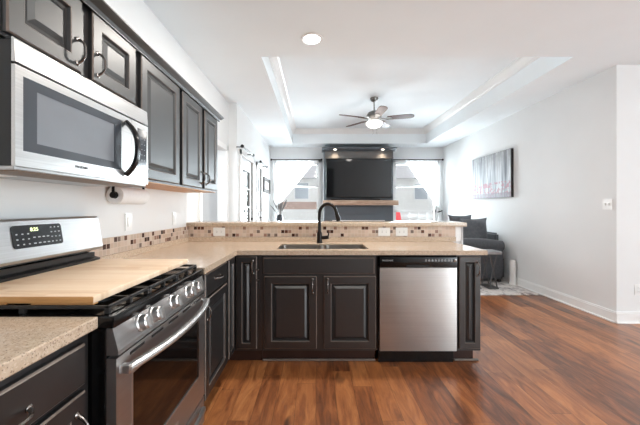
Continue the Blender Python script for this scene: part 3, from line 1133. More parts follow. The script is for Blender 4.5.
# display on the sloped face
sl = Vector((-0.026, 0, 0.154)).normalized()
nn = Vector((sl.z, 0, -sl.x)).normalized()
base = Vector((-1.170, 0, 1.018))
def on_face(s, y, lift):
    return base + sl * s + Y * y + nn * lift
c = MB()
def plate_on_face(c, y0, y1, s0, s1, l0, l1, r=0.012):
    ring = []
    for cy, cs, a0 in ((y1 - r, s1 - r, 0), (y0 + r, s1 - r, 90), (y0 + r, s0 + r, 180), (y1 - r, s0 + r, 270)):
        for k in range(5):
            a = math.radians(a0 + 90 * k / 4)
            ring.append((cy + r * math.cos(a), cs + r * math.sin(a)))
    c.loft([[on_face(s, y, l0) for y, s in ring], [on_face(s, y, l1) for y, s in ring]])
plate_on_face(c, RYC - 0.118, RYC + 0.118, 0.045, 0.138, 0.0, 0.003)
dsp = c.build('display', M['black'], bgd, False)
rot = Matrix((( 0, sl.x, nn.x), (1, 0, 0), (0, sl.z, nn.z))).to_4x4()
text('clock_digits', '8:25', 0.022, on_face(0.118, RYC - 0.02, 0.0035), rot, M['digit'], dsp)
c = MB()
for i in range(4):
    for yy in [-0.10, -0.075, -0.05] + [0.062, 0.082, 0.102]:
        s_ = 0.060 + i * 0.021
        if yy < 0 and i == 3:
            continue
        plate_on_face(c, RYC + yy - 0.004, RYC + yy + 0.004, s_ - 0.0025, s_ + 0.0025, 0.003, 0.0036, 0.001)
for yy in (-0.025, -0.002, 0.020, 0.041):
    for s_ in (0.060, 0.085):
        plate_on_face(c, RYC + yy - 0.006, RYC + yy + 0.006, s_ - 0.0025, s_ + 0.0025, 0.003, 0.0036, 0.001)
c.build('key_legends', M['legend'], dsp, False)
# burners and grates
for bxx, byy in ((-1.05, 1.13), (-0.79, 1.13), (-1.05, 1.52), (-0.79, 1.52), (-0.92, RYC)):
    c = MB()
    c.lathe((bxx, byy, 0.893), [(0.05, 0), (0.05, 0.008), (0.038, 0.010), (0.038, 0.018), (0.0, 0.019)], 'z', 20, False)
    c.build('burner', M['iron'], rg)
gw = (RY1 - RY0 - 0.04) / 3
for k in range(3):
    y0 = RY0 + 0.02 + k * gw + 0.002
    y1 = y0 + gw - 0.004
    x0, x1 = -1.165, -0.648
    c = MB()
    zt0, zt1 = 0.908, 0.919
    b = 0.011
    c.box(x0, x1, y0, y0 + b, zt0, zt1, 0.002); c.box(x0, x1, y1 - b, y1, zt0, zt1, 0.002)
    c.box(x0, x0 + b, y0, y1, zt0, zt1, 0.002); c.box(x1 - b, x1, y0, y1, zt0, zt1, 0.002)
    ym = (y0 + y1) / 2
    for xm in (-1.05, -0.79):
        c.box(xm - b / 2, xm + b / 2, y0, y1, zt0 + 0.002, zt1, 0.002)
    c.box(x0, x1, ym - b / 2, ym + b / 2, zt0 + 0.002, zt1, 0.002)
    for xx in (x0 + 0.006, -0.92, x1 - 0.006):
        for yy in (y0 + 0.006, ym, y1 - 0.006):
            c.box(xx - 0.008, xx + 0.008, yy - 0.007, yy + 0.007, 0.8935, zt0 + 0.004, 0.002)
    c.build('grate', M['iron'], rg, False)

# board over the burners
bd = thing('noodle_board', (-0.94, 1.35, 0.9195), 'large pale wooden cutting board laid over the stove burners', 'cutting board')
c = MB()
c.box(-1.178, -0.702, 0.978, 1.700, 0.9225, 0.946, 0.003)
o_ = c.build('plank_top', [M['board'], M['board_edge']], bd)
for p in o_.data.polygons:
    if p.normal.y < -0.9:
        p.material_index = 1
for q in ((-0.90, -0.702, 0.978, 0.999), (-1.178, -0.98, 0.978, 0.999), (-1.17, -0.72, 1.670, 1.695)):
    MB().box(*q, 0.9195, 0.9225).build('cleat', M['board_edge'], bd, False)

# ------------------------------------------------------------------ MICROWAVE
MX = -0.922
MY0, MY1, MZ0, MZ1 = 0.950, 1.700, 1.351, 1.752
mw = thing('microwave', (-1.09, 1.325, MZ0), 'stainless over-the-range microwave hung under the upper cabinets', 'microwave')
c = MB()
c.box(-1.262, MX - 0.0125, MY0 + 0.004, MY1 - 0.004, MZ0 + 0.006, MZ1 - 0.002, 0.004)
c.build('case', M['black'], mw, False)
c = MB()
c.box(-1.262, MX - 0.008, MY0 + 0.006, MY1 - 0.006, MZ0 - 0.008, MZ0 + 0.0055, 0.003)
c.build('underside_pan', M['steel_y'], mw, False)
MB().box(MX - 0.15, MX - 0.010, MY0 + 0.008, MY1 - 0.008, MZ0 - 0.0105, MZ0 - 0.0082).build('underside_reflection', M['under_reflection'], mw, False)  # added strip that carries the board's brown reflection as paint
MB().box(-1.20, -1.12, 1.00, 1.16, MZ0 - 0.0095, MZ0 - 0.008).build('task_light_lens', M['plate'], mw, False)
c = MB()
# vent band on top, slightly leaning back
sec = [(MX - 0.012, 1.676), (MX, 1.676), (MX - 0.004, MZ1 - 0.006), (MX - 0.008, MZ1), (MX - 0.012, MZ1)]
c.loft([[(x, MY0, z) for x, z in sec], [(x, MY1, z) for x, z in sec]])
c.build('vent_band', M['steel_light'], mw, False)
c = MB()
gy = 1.555
my0, my1, mz0, mz1 = MY0 + 0.026, 1.470, 1.405, 1.640
frame_yz(c, MX - 0.012, MX, MY0, 1.5485, MZ0 + 0.004, 1.668, my0, my1 + 0.0, mz0, mz1)
md = c.build('door', M['steel_light'], mw, False)
c = MB()
frame_yz(c, MX - 0.0115, MX - 0.001, my0, my1, mz0, mz1, my0 + 0.05, my1 - 0.05, mz0 + 0.032, mz1 - 0.032)
c.build('window_border', M['mwglass'], md, False)
MB().box(MX - 0.0115, MX - 0.003, my0 + 0.05, my1 - 0.05, mz0 + 0.032, mz1 - 0.032).build('window', M['mwglass_in'], md, False)
c = MB()
pts, rad = [], []
for i in range(21):
    s = -1 + i / 10
    pts.append((MX + 0.004 + 0.056 * (1 - abs(s) ** 2.6), 1.498, 1.513 + s * 0.128))
c.tube(pts, 0.0125, 10)
c.build('handle', M['black'], md)
text('brand_lettering', 'FRIGIDAIRE', 0.013, (MX + 0.0005, 1.22, 1.384), FACE_X, M['slot'], md)
c = MB()
frame_yz(c, MX - 0.012, MX, 1.5505, MY1, MZ0 + 0.004, 1.668, 1.600, 1.688, 1.400, 1.640)
cp = c.build('control_panel', M['steel_light'], mw, False)
kp = MB().box(MX - 0.0115, MX - 0.001, 1.600, 1.688, 1.400, 1.640).build('keypad', M['mwglass'], cp, False)
for i in range(7):
    for j in range(3):
        MB().box(MX - 0.0012, MX - 0.0004, 1.612 + j * 0.026, 1.622 + j * 0.026, 1.420 + i * 0.028, 1.425 + i * 0.028).build('key', M['mwglass_in'], kp, False)

# ------------------------------------------------------------------ UPPER CABINETS
UX = -0.965       # carcass face; doors add 0.02
UT = 2.075
UB = 1.378
ub = []
def upper(y0, y1, zb, label, doors, handles):
    t = thing('wall_cabinet', (-1.1, (y0 + y1) / 2, zb), label, 'kitchen cabinet', 'dark upper cabinets')
    MB().box(XL + 0.001, UX, y0, y1, zb, UT).build('carcass', M['cab'], t, False)
    if zb < 1.5:
        MB().box(XL + 0.001, UX - 0.004, y0 + 0.002, y1 - 0.002, zb - 0.006, zb - 0.0003).build('bottom_panel', M['maple'], t, False)
    for (a0, a1), hy in zip(doors, handles):
        d_ = panel_front('door', t, '+x', a0, a1, zb + 0.012, UT - 0.016, UX)
        if hy is not None:
            pull(d_, '+x', hy, zb + 0.012 + (0.078 if zb > 1.5 else 0.085), UX + 0.020, 0.095)
    return t


upper(0.944, 1.655, 1.756, 'short dark two-door upper cabinet above the microwave', [(0.950, 1.2546), (1.314, 1.627)], [1.228, 1.342])
upper(1.657, 2.170, UB, 'tall dark one-door upper cabinet just right of the microwave', [(1.682, 2.149)], [None])
upper(2.172, 2.990, UB, 'tall dark two-door upper cabinet at the far end of the row', [(2.203, 2.574), (2.639, 2.974)], [2.548, 2.665])
c = MB()
sec = [(XL + 0.001, UT + 0.0005), (-0.947, UT - 0.014), (-0.940, UT - 0.012), (-0.930, UT + 0.002), (-0.905, UT + 0.014), (-0.895, UT + 0.020), (-0.895, UT + 0.026), (XL + 0.001, UT + 0.026)]
sec[1] = (-0.9445, UT + 0.0005)
c.loft([[(x, 0.930, z) for x, z in sec], [(x, 3.02, z) for x, z in sec]])
c.box(-0.9445, -0.938, 0.930, 3.0, UT - 0.016, UT + 0.004)
tag(c.build('cabinet_crown', M['cab'], None, False), 'dark crown moulding along the top of the upper cabinets', 'crown moulding')

# unseen pantry bank added on the rear wall to darken mirrored views
pb = thing('added_pantry', (-0.2, -2.3, 0), 'tall dark pantry cabinet bank added unseen behind the camera to darken reflections', 'kitchen cabinet')
MB().box(-1.26, 0.95, -2.599, -2.0, 0.0, 2.3).build('carcass', M['cab'], pb, False)
for k in range(4):
    MB().box(-1.24 + k * 0.545, -0.72 + k * 0.545, -2.0, -1.98, 0.12, 2.26, 0.004).build('door', M['cab'], pb, False)

# ------------------------------------------------------------------ PAPER TOWEL, OUTLETS, SWITCHES
pt = thing('paper_towel_holder', (-1.205, 2.01, UB), 'black paper towel holder screwed under the upper cabinet', 'paper towel holder')
c = MB()
px, pz = -1.212, 1.303
for yy in (1.852, 2.178):
    c.box(px - 0.008, px + 0.008, yy - 0.004, yy + 0.004, pz - 0.006, UB - 0.0065, 0.002)
    c.lathe((px, yy - 0.005, pz), [(0.019, 0), (0.019, 0.010)], 'y', 16)
c.box(px - 0.012, px + 0.012, 1.842, 2.188, UB - 0.0105, UB - 0.0064, 0.001)
c.build('bracket', M['bronze'], pt)
MB().tube([(px, 1.848, pz), (px, 2.182, pz)], 0.006, 10).build('bar', M['bronze'], pt)
pr = thing('paper_towel_roll', (px, 2.01, pz), 'white paper towel roll hanging under the upper cabinet', 'paper towels')
c = MB()
ring = lambda r, yy: [(px + r * math.cos(2 * math.pi * k / 36), yy, pz + r * math.sin(2 * math.pi * k / 36)) for k in range(36)]
c.loft([ring(0.021, 1.868), ring(0.052, 1.868), ring(0.0535, 1.872), ring(0.0535, 2.158), ring(0.052, 2.162), ring(0.021, 2.162)], True, False)
c.build('sheets', M['paper'], pr)
c = MB()
c.loft([ring(0.0208, 1.869), ring(0.0208, 2.161), ring(0.0185, 2.161), ring(0.0185, 1.869), ring(0.0208, 1.869)], True, False)
c.build('core', M['core'], pr)


def wall_plate(name, label, cat, group, loc, face, w_, h_, kind):
    """plate with its faces: duplex outlet halves or rocker switches"""
    t = thing(name, loc, label, cat, group)
    n = {'+x': X, '-y': -Y, '-x': -X}[face]
    u = {'+x': Y, '-y': X, '-x': -Y}[face]
    L = Vector(loc)
    def slab(c, du, dz, ww, hh, d0, d1, bev):
        b = bmesh.new()
        bmesh.ops.create_cube(b, size=1)
        for v in b.verts:
            q = v.co.copy()
            v.co = L + u * (du + q.x * ww) + Z * (dz + q.y * hh) + n * (d0 + (q.z + 0.5) * (d1 - d0))
        if bev:
            bmesh.ops.bevel(b, geom=list(b.edges), offset=bev, segments=2, affect='EDGES')
        c.merge(b)
    c = MB(); slab(c, 0, 0, w_, h_, 0.0005, 0.006, 0.002)
    c.build('cover_plate', M['plate'], t)
    if kind.startswith('outlet'):
        hor = kind.endswith('h')
        for s in (-1, 1):
            a, b = (s * 0.021, 0) if hor else (0, s * 0.021)
            c = MB(); slab(c, a, b, 0.032, 0.028 if hor else 0.030, 0.006, 0.008, 0.001)
            soc = c.build('socket', M['plate'], t)
            c = MB()
            for e in (-1, 1):
                if hor: slab(c, a, b + e * 0.006, 0.009, 0.0025, 0.0078, 0.0083, 0)
                else: slab(c, a + e * 0.006, b, 0.0025, 0.009, 0.0078, 0.0083, 0)
            c.build('slots', M['slot'], soc, False)
    elif kind == 'rocker':
        c = MB(); slab(c, 0, 0, 0.034, 0.068, 0.006, 0.010, 0.002); c.build('rocker', M['plate'], t)
    elif kind == 'toggle2':
        for s in (-1, 1):
            c = MB(); slab(c, s * 0.023, 0, 0.012, 0.026, 0.006, 0.016, 0.002); c.build('toggle', M['plate'], t)
    return t


wall_plate('wall_switch', 'white rocker switch on the left wall below the paper towel roll', 'light switch', None, (XL, 2.095, 1.13), '+x', 0.075, 0.118, 'rocker')
wall_plate('wall_switch', 'white rocker switch on the left wall near the half wall corner', 'light switch', None, (XL, 2.77, 1.13), '+x', 0.072, 0.118, 'rocker')
yo = HWY0 - 0.010
wall_plate('wall_outlet', 'white outlet in the mosaic band left of the sink', 'outlet', 'outlets in the mosaic band', (-0.955, yo, 0.991), '-y', 0.117, 0.082, 'outlet_h')
wall_plate('wall_outlet', 'left white outlet of the side-by-side pair above the dishwasher', 'outlet', 'outlets in the mosaic band', (0.672, yo, 0.991), '-y', 0.117, 0.082, 'outlet_h')
wall_plate('wall_outlet', 'right white outlet of the side-by-side pair above the dishwasher', 'outlet', 'outlets in the mosaic band', (0.845, yo, 0.991), '-y', 0.117, 0.082, 'outlet_h')
wall_plate('wall_switch', 'white double toggle switch high on the right wall near its corner', 'light switch', None, (XR, 3.40, 1.265), '-x', 0.117, 0.118, 'toggle2')
wall_plate('wall_outlet', 'white outlet low on the return wall at the right edge', 'outlet', None, (3.425, YRET, 0.355), '-y', 0.075, 0.118, 'outlet_v')
wall_plate('wall_switch', 'small white switch far down the right wall beside the right curtain', 'light switch', None, (XR, 7.15, 1.25), '-x', 0.072, 0.118, 'rocker')

# ------------------------------------------------------------------ FIREPLACE WALL
FYF = 7.40
fp = thing('fireplace', (1.01, 7.6, 0), 'grey fireplace chimney breast with a rustic wooden mantel', 'fireplace')
bx0, bx1 = 0.19, 1.84
c = MB()
fbx0, fbx1, fbz = 0.55, 1.48, 0.80
c.box(bx0, fbx0, FYF, YF - 0.001, 0, 2.62); c.box(fbx1, bx1, FYF, YF - 0.001, 0, 2.62)
c.box(fbx0, fbx1, FYF, YF - 0.001, fbz, 2.62); c.box(fbx0, fbx1, FYF + 0.3, YF - 0.001, 0, fbz)
c.build('chimney_breast', M['greywood'], fp, False)
c = MB()
for zz in (0.36, 0.56, 0.76, 0.93, 1.075):
    pass
c.box(bx0 + 0.04, bx1 - 0.04, FYF - 0.014, FYF, 1.088, 1.262, 0.004)
c.box(bx0 + 0.04, bx1 - 0.04, FYF - 0.012, FYF, 0.87, 1.083, 0.004)
c.box(bx0 + 0.02, bx0 + 0.07, FYF - 0.012, FYF, 1.395, 2.42, 0.003); c.box(bx1 - 0.07, bx1 - 0.02, FYF - 0.012, FYF, 1.395, 2.42, 0.003)
c.build('board_cladding', M['greywood'], fp, False)
c = MB()
c.box(bx0 - 0.0, bx1 + 0.0, FYF - 0.03, FYF, 2.405, 2.432, 0.003)
c.box(bx0 + 0.02, bx1 - 0.02, FYF - 0.012, FYF, 2.432, 2.575, 0.003)
c.build('header_panel', M['greytrim'], fp, False)
c = MB()
sec = [(FYF, 2.575), (FYF - 0.03, 2.58), (FYF - 0.05, 2.60), (FYF - 0.16, 2.612), (FYF - 0.17, 2.625), (FYF - 0.17, 2.645), (YF - 0.002, 2.645), (YF - 0.002, 2.62), (FYF, 2.62)]
c.loft([[(bx0 - 0.05, y, z) for y, z in sec], [(bx1 + 0.05, y, z) for y, z in sec]])
c.build('cornice', M['greywood'], fp, False)
for xx in (0.45, 1.57):
    MB().lathe((xx, FYF - 0.10, 2.606), [(0.035, 0), (0.035, -0.008), (0.028, -0.010)], 'z', 16).build('puck_light', M['puck'], fp)
    ld = bpy.data.lights.new('puck_beam', 'SPOT'); ld.energy = 14; ld.color = (1.0, 0.82, 0.62); ld.spot_size = math.radians(120); ld.spot_blend = 0.8; ld.shadow_soft_size = 0.03
    lo = bpy.data.objects.new('puck_beam', ld); lo.location = (xx, FYF - 0.10, 2.592); COL.objects.link(lo)
MB().box(bx0 - 0.03, bx1 + 0.08, FYF - 0.20, FYF - 0.0005, 1.290, 1.405, 0.006).build('mantel', M['mantel'], fp)
c = MB()
c.box(fbx0 - 0.16, fbx1 + 0.16, FYF - 0.03, FYF - 0.0005, 0.80, 0.935, 0.004)
c.box(fbx0 - 0.16, fbx0, FYF - 0.03, FYF - 0.0005, 0.002, 0.80, 0.004); c.box(fbx1, fbx1 + 0.16, FYF - 0.03, FYF - 0.0005, 0.002, 0.80, 0.004)
c.build('firebox_surround', M['trim'], fp, False)
MB().box(fbx0 + 0.01, fbx1 - 0.01, FYF + 0.28, FYF + 0.298, 0.01, fbz - 0.01).build('firebox', M['cab_in'], fp, False)

tv = thing('television', (1.01, 7.35, 1.43), 'large black television mounted above the wooden mantel', 'television')
tx0, tx1, tz0, tz1 = 0.235, 1.790, 1.470, 2.385
MB().box(tx0, tx1, FYF - 0.075, FYF - 0.035, tz0, tz1, 0.005).build('housing', M['blackplastic'], tv)
MB().box(tx0 + 0.012, tx1 - 0.012, FYF - 0.077, FYF - 0.074, tz0 + 0.020, tz1 - 0.012).build('screen', M['tv'], tv, False)
MB().box(0.8, 1.22, FYF - 0.036, FYF - 0.001, 1.75, 2.1).build('wall_mount', M['blackplastic'], tv, False)
tv.rotation_euler = (math.radians(3.2), 0, 0)
sbar = MB().box(0.35, 1.5, FYF - 0.17, FYF - 0.09, 1.4055, 1.445, 0.008).build('soundbar', M['blackplastic'])
tag(sbar, 'slim black soundbar on the wooden mantel below the television', 'soundbar')

# ------------------------------------------------------------------ CURTAINS AND RODS
def rod(name, p0, p1, label, wall_dir):
    p0, p1 = Vector(p0), Vector(p1)
    t = thing(name, (p0 + p1) / 2, label, 'curtain rod', 'black curtain rods')
    d_ = (p1 - p0).normalized()
    MB().tube([p0, p1], 0.012, 10).build('pole', M['rod'], t)
    for s, p in ((-1, p0), (1, p1)):
        c = MB()
        c.lathe(p, [(0.012, 0), (0.022, 0.004), (0.026, 0.02), (0.018, 0.036), (0.0, 0.04)], (d_.cross(Z) if s > 0 else Z.cross(d_), Z, d_ * s), 14, False)
        c.build('finial', M['rod'], t)
        q = p - d_ * s * 0.04
        wd_ = Vector(wall_dir)
        c = MB(); c.tube([q, q + wd_ * 0.098], 0.008, 8)
        c.build('bracket', M['rod'], t)
    return t


RZ = 2.425
rod('curtain_rod', (-1.09, YF - 0.10, RZ), (0.12, YF - 0.10, RZ), 'black curtain rod above the window left of the fireplace', (0, 1, 0))
rod('curtain_rod', (1.91, YF - 0.10, RZ), (3.13, YF - 0.10, RZ), 'black curtain rod above the window right of the fireplace', (0, 1, 0))
rod('curtain_rod', (XLL + 0.10, 4.43, 2.105), (XLL + 0.10, 5.15, 2.105), 'short black curtain rod above the nearer glazed door on the left', (-1, 0, 0))
rod('curtain_rod', (XLL + 0.10, 5.90, 2.105), (XLL + 0.10, 6.60, 2.105), 'short black curtain rod above the farther glazed door on the left', (-1, 0, 0))


def sheer(name, xin, xout, label, ztie, tie_x):
    """panel hung from xin..xout at the rod and swept to the tie point"""
    t = thing(name, ((xin + xout) / 2, YF - 0.10, 0.3), label, 'curtain', 'tied-back sheer curtains')
    c = MB()
    NU, NV = 72, 22
    rows = []
    zt = RZ - 0.014
    for j in range(NV + 1):
        v = j / NV
        z = zt + (ztie - zt) * v
        k = v ** 1.05
        row = []
        inner = xin + (tie_x - xin) * k
        outer = xout + (tie_x + (0.05 if xout > xin else -0.05) - xout) * (v ** 3)
        for i in range(NU + 1):
            u = i / NU
            x = inner + (outer - inner) * u
            y = YF - 0.068 + 0.014 * math.sin(u * 2 * math.pi * 11) * (1 - 0.4 * v) - 0.015 * v
            zz = z + 0.16 * v * (1 - u) * 0.6
            row.append((x, y, zz))
        rows.append(row)
    c.loft(rows, False, False)
    # tail below the tie
    rows = []
    for j in range(8):
        v = j / 7
        z = ztie + (0.12 - ztie) * v
        hw = 0.03 + 0.10 * min(1, v * 1.5)
        sgn = 1 if xout > xin else -1
        rows.append([(tie_x + sgn * 0.03 - hw + 2 * hw * i / 24, YF - 0.10 + 0.022 * math.sin(i / 24 * 2 * math.pi * 5), z) for i in range(25)])
    c.loft(rows, False, False)
    c.build('fabric', M['sheer'], t)
    c = MB()
    ring = [(tie_x + 0.02 * (1 if xout > xin else -1) + 0.055 * math.cos(a), YF - 0.10 + 0.045 * math.sin(a), ztie + 0.02 + 0.02 * math.cos(a)) for a in [2 * math.pi * q / 20 for q in range(21)]]
    c.tube(ring, 0.010, 8)
    c.build('tieback', M['rod'] if xout > xin else M['trim'], t)
    return t


sheer('sheer_curtain', -0.02, -1.07, 'white sheer curtain tied back left of the fireplace, above the dark vase', 1.12, -1.00)
sheer('sheer_curtain', 2.22, 3.10, 'white sheer curtain tied back at the right window beside the sofa wall', 1.12, 3.06)

# ------------------------------------------------------------------ PICTURES
pa = thing('birch_canvas', (XR, 5.66, 1.41), 'unframed birch tree painting with pink undergrowth on the right wall', 'painting')
MB().box(XR - 0.040, XR - 0.0005, 5.02, 6.27, 1.405, 2.195).build('canvas', M['canvas_edge'], pa, False)
MB().box(XR - 0.0415, XR - 0.0402, 5.024, 6.266, 1.409, 2.191).build('painted_face', M['painting'], pa, False)
pf = thing('picture_frame', (XLL, 7.1, 1.57), 'dark wood picture frame on the left wall beyond the glazed doors', 'picture')
c = MB()
frame_yz(c, XLL + 0.0005, XLL + 0.030, 6.72, 7.62, 1.575, 1.905, 6.84, 7.50, 1.650, 1.830, 0.003)
c.build('frame', M['frame'], pf, False)
MB().box(XLL + 0.001, XLL + 0.016, 6.84, 7.50, 1.650, 1.830).build('print', M['print'], pf, False)

# ------------------------------------------------------------------ LAMPS AND FAN
rl = thing('recessed_light', (-0.036, 2.79, CEIL), 'lit round recessed ceiling light in front of the tray ceiling', 'ceiling light')
MB().lathe((-0.036, 2.79, CEIL), [(0.098, -0.0005), (0.096, -0.006), (0.074, -0.008), (0.072, -0.002)], 'z', 32).build('trim_ring', M['trim'], rl)
MB().lathe((-0.036, 2.79, CEIL), [(0.071, -0.0065), (0.071, -0.0085)], 'z', 32).build('lens', M['led'], rl)

def can_beam(x, y, e):
    ld = bpy.data.lights.new('can_beam', 'AREA'); ld.energy = e; ld.color = (1.0, 0.95, 0.88)
    ld.shape = 'DISK'; ld.size = 0.14
    lo = bpy.data.objects.new('can_beam', ld); lo.location = (x, y, CEIL - 0.015); COL.objects.link(lo)


can_beam(-0.036, 2.79, 27)
for x_, y_, w_ in ((-0.036, 1.05, 'added unseen recessed ceiling light above the range aisle'),
                   (1.08, 1.05, 'added unseen recessed ceiling light above the open floor')):
    r2_ = copy_tree(rl)  # added fixtures out of view, to brighten worktops and floor
    r2_.location = (x_, y_, CEIL)
    r2_['label'] = w_
    can_beam(x_, y_, 9)

FCX, FCY = 0.985, 5.25
fan = thing('ceiling_fan', (FCX, FCY, TZ), 'five-blade ceiling fan with a lit glass bowl under the tray ceiling', 'ceiling fan')
MB().lathe((FCX, FCY, TZ), [(0.070, -0.0005), (0.070, -0.012), (0.055, -0.045), (0.025, -0.060)], 'z', 24).build('ceiling_cap', M['fanmetal'], fan)
MB().lathe((FCX, FCY, TZ), [(0.012, -0.05), (0.012, -0.225)], 'z', 12).build('downrod', M['fanmetal'], fan)
MB().lathe((FCX, FCY, 2.75), [(0.02, 0.125), (0.05, 0.115), (0.105, 0.085), (0.125, 0.045), (0.120, 0.010), (0.085, -0.020), (0.06, -0.05), (0.045, -0.055)], 'z', 32).build('motor_housing', M['fanmetal'], fan)
BZ = 2.735
for k, deg in enumerate((57, 129, 201, 273, 345)):
    a = math.radians(deg)
    rv, tv_ = Vector((math.cos(a), math.sin(a), 0)), Vector((-math.sin(a), math.cos(a), 0))
    pitch = -0.22
    C_ = Vector((FCX, FCY, BZ))
    c = MB()
    outl = [(0.215, 0.050), (0.30, 0.060), (0.50, 0.066), (0.60, 0.062), (0.635, 0.045), (0.650, 0.015)]
    ring = [(r, w_) for r, w_ in outl] + [(r, -w_) for r, w_ in reversed(outl)]
    bot = [C_ + rv * r + tv_ * w_ + Z * (w_ * pitch - 0.004) for r, w_ in ring]
    top = [p + Z * 0.008 for p in bot]
    c.loft([bot, top])
    bl = c.build('blade', M['blade'], fan, False)
    c = MB()
    arm = [(0.10, 0.020), (0.17, 0.022), (0.22, 0.045), (0.29, 0.030)]
    ring = [(r, w_) for r, w_ in arm] + [(r, -w_) for r, w_ in reversed(arm)]
    bot = [C_ + rv * r + tv_ * w_ + Z * (w_ * pitch * (1 if r > 0.2 else 0) - 0.012) for r, w_ in ring]
    c.loft([bot, [p + Z * 0.006 for p in bot]])
    c.build('blade_arm', M['fanmetal'], bl, False)
MB().lathe((FCX, FCY, 2.695), [(0.055, 0.0), (0.120, -0.010), (0.138, -0.026), (0.130, -0.058), (0.092, -0.094), (0.036, -0.114), (0.0, -0.117)], 'z', 32, False).build('light_bowl', M['lamp'], fan)
for dx in (-0.03, 0.035):
    MB().tube([(FCX + dx, FCY - 0.05, 2.69), (FCX + dx, FCY - 0.05, 2.46)], 0.0022, 6).build('pull_chain', M['nickel'], fan)
for nm, loc, e in (('bowl_glow', (FCX, FCY, 2.50), 4),):
    ld = bpy.data.lights.new(nm, 'POINT'); ld.energy = e; ld.color = (1.0, 0.95, 0.88); ld.shadow_soft_size = 0.10
    lo = bpy.data.objects.new(nm, ld); lo.location = loc; COL.objects.link(lo)

# ------------------------------------------------------------------ SOFA, PILLOWS, TABLE, RUG, CANISTER, VASE
rug = MB().box(1.35, XR - 0.035, 4.34, 7.0, 0.001, 0.010, 0.003).build('area_rug', M['rug'])
tag(rug, 'pale grey distressed area rug under the sofa and side table', 'rug')

sf = thing('sofa', (2.7, 6.1, 0.01), 'charcoal grey fabric sofa along the right wall', 'sofa')


def soft(c, x0, x1, y0, y1, z0, z1, bev, puff=0.0):
    b = bmesh.new()
    bmesh.ops.create_cube(b, size=1)
    for v in b.verts:
        v.co = Vector(((x0 + x1) / 2 + v.co.x * (x1 - x0), (y0 + y1) / 2 + v.co.y * (y1 - y0), (z0 + z1) / 2 + v.co.z * (z1 - z0)))
    bmesh.ops.bevel(b, geom=list(b.edges), offset=bev, segments=5, affect='EDGES')
    c.merge(b)


sx0, sx1, sy0, sy1 = 2.28, 3.12, 5.02, 7.15
c = MB(); soft(c, sx0 + 0.05, sx1 - 0.02, sy0 + 0.06, sy1 - 0.06, 0.06, 0.42, 0.03); c.build('base', M['sofa'], sf)
for a in (sy0, sy1 - 0.24):
    c = MB()
    soft(c, sx0 + 0.03, sx1 - 0.05, a + 0.03, a + 0.21, 0.06, 0.64, 0.04)
    # rolled top, swelling towards the back
    pts, rad = [], []
    for i in range(9):
        s = i / 8
        pts.append((sx0 + 0.02 + (sx1 - sx0 - 0.06) * s, a + 0.12, 0.615 - 0.015 * s))
        rad.append(0.118 * (0.80 + 0.2 * math.sin(math.pi * min(1, s + 0.1))) if 0 < i < 8 else 0.085)
    c.tube(pts, rad, 18)
    c.build('arm', M['sofa'], sf)
c = MB(); soft(c, sx1 - 0.075, sx1, sy0 + 0.25, sy1 - 0.25, 0.06, 0.80, 0.03); c.build('back', M['sofa'], sf)
for y0, y1 in ((5.27, 6.08), (6.09, 6.90)):
    c = MB(); soft(c, sx0, sx1 - 0.08, y0, y1, 0.42, 0.545, 0.05); c.build('seat_cushion', M['sofa'], sf)
for fx_ in (sx0 + 0.1, sx1 - 0.1):
    for fy_ in (sy0 + 0.1, sy1 - 0.1):
        MB().box(fx_ - 0.025, fx_ + 0.025, fy_ - 0.025, fy_ + 0.025, 0.011, 0.065).build('foot', M['cab_in'], sf, False)


def pillow(center, w_, h_, t_, rx, rz, label, seed):
    rnd = random.Random(seed)
    c = MB()
    N = 14
    def pt(u, v, s):
        k = (1 - abs(u) ** 4) * (1 - abs(v) ** 4)
        sx = u * (1 - 0.10 * (1 - v * v)) * w_ / 2
        sz = v * (1 - 0.10 * (1 - u * u)) * h_ / 2
        return Vector((sx, s * t_ / 2 * (k ** 0.6) + 0.012 * math.sin(5 * u + 3 * v + seed), sz))
    R_ = Matrix.Translation(center) @ Matrix.Rotation(rz, 4, 'Z') @ Matrix.Rotation(rx, 4, 'X')
    for s in (-1, 1):
        rows = [[R_ @ pt(-1 + 2 * i / N, -1 + 2 * j / N, s) for i in range(N + 1)] for j in range(N + 1)]
        c.loft(rows, False, False)
    bmesh.ops.remove_doubles(c.bm, verts=list(c.bm.verts), dist=0.002)
    o = c.build('sofa_pillow', M['pillow'], None)
    tag(o, label, 'pillow', 'grey sofa pillows')


pillow((2.755, 5.44, 0.805), 0.54, 0.50, 0.20, -0.10, 0.06, 'large grey pillow propped behind the near sofa arm', 1)
pillow((2.74, 5.85, 0.835), 0.50, 0.54, 0.18, -0.15, 0.20, 'grey pillow whose corner peeks up behind the front pillow', 2)

tb = thing('side_table', (2.55, 4.76, 0.010), 'small grey side table with crossed legs in front of the sofa', 'side table')
ty0, ty1, tz = 4.62, 4.90, 0.575
MB().box(2.28, 2.78, ty0, ty1, tz - 0.045, tz, 0.006).build('tabletop', M['tabletop'], tb)
for yy in (ty0 + 0.03, ty1 - 0.03):
    for xc in (2.40, 2.66):
        for s in (-1, 1):
            c = MB()
            c.tube([(xc - s * 0.055, yy + s * 0.006, 0.03), (xc + s * 0.055, yy + s * 0.006, tz - 0.046)], 0.011, 8)
            c.build('leg', M['tableleg'], tb)
for xc in (2.40, 2.66):
    MB().box(xc - 0.075, xc + 0.075, ty0 + 0.01, ty1 - 0.01, 0.0115, 0.035, 0.004).build('foot_rail', M['tableleg'], tb)

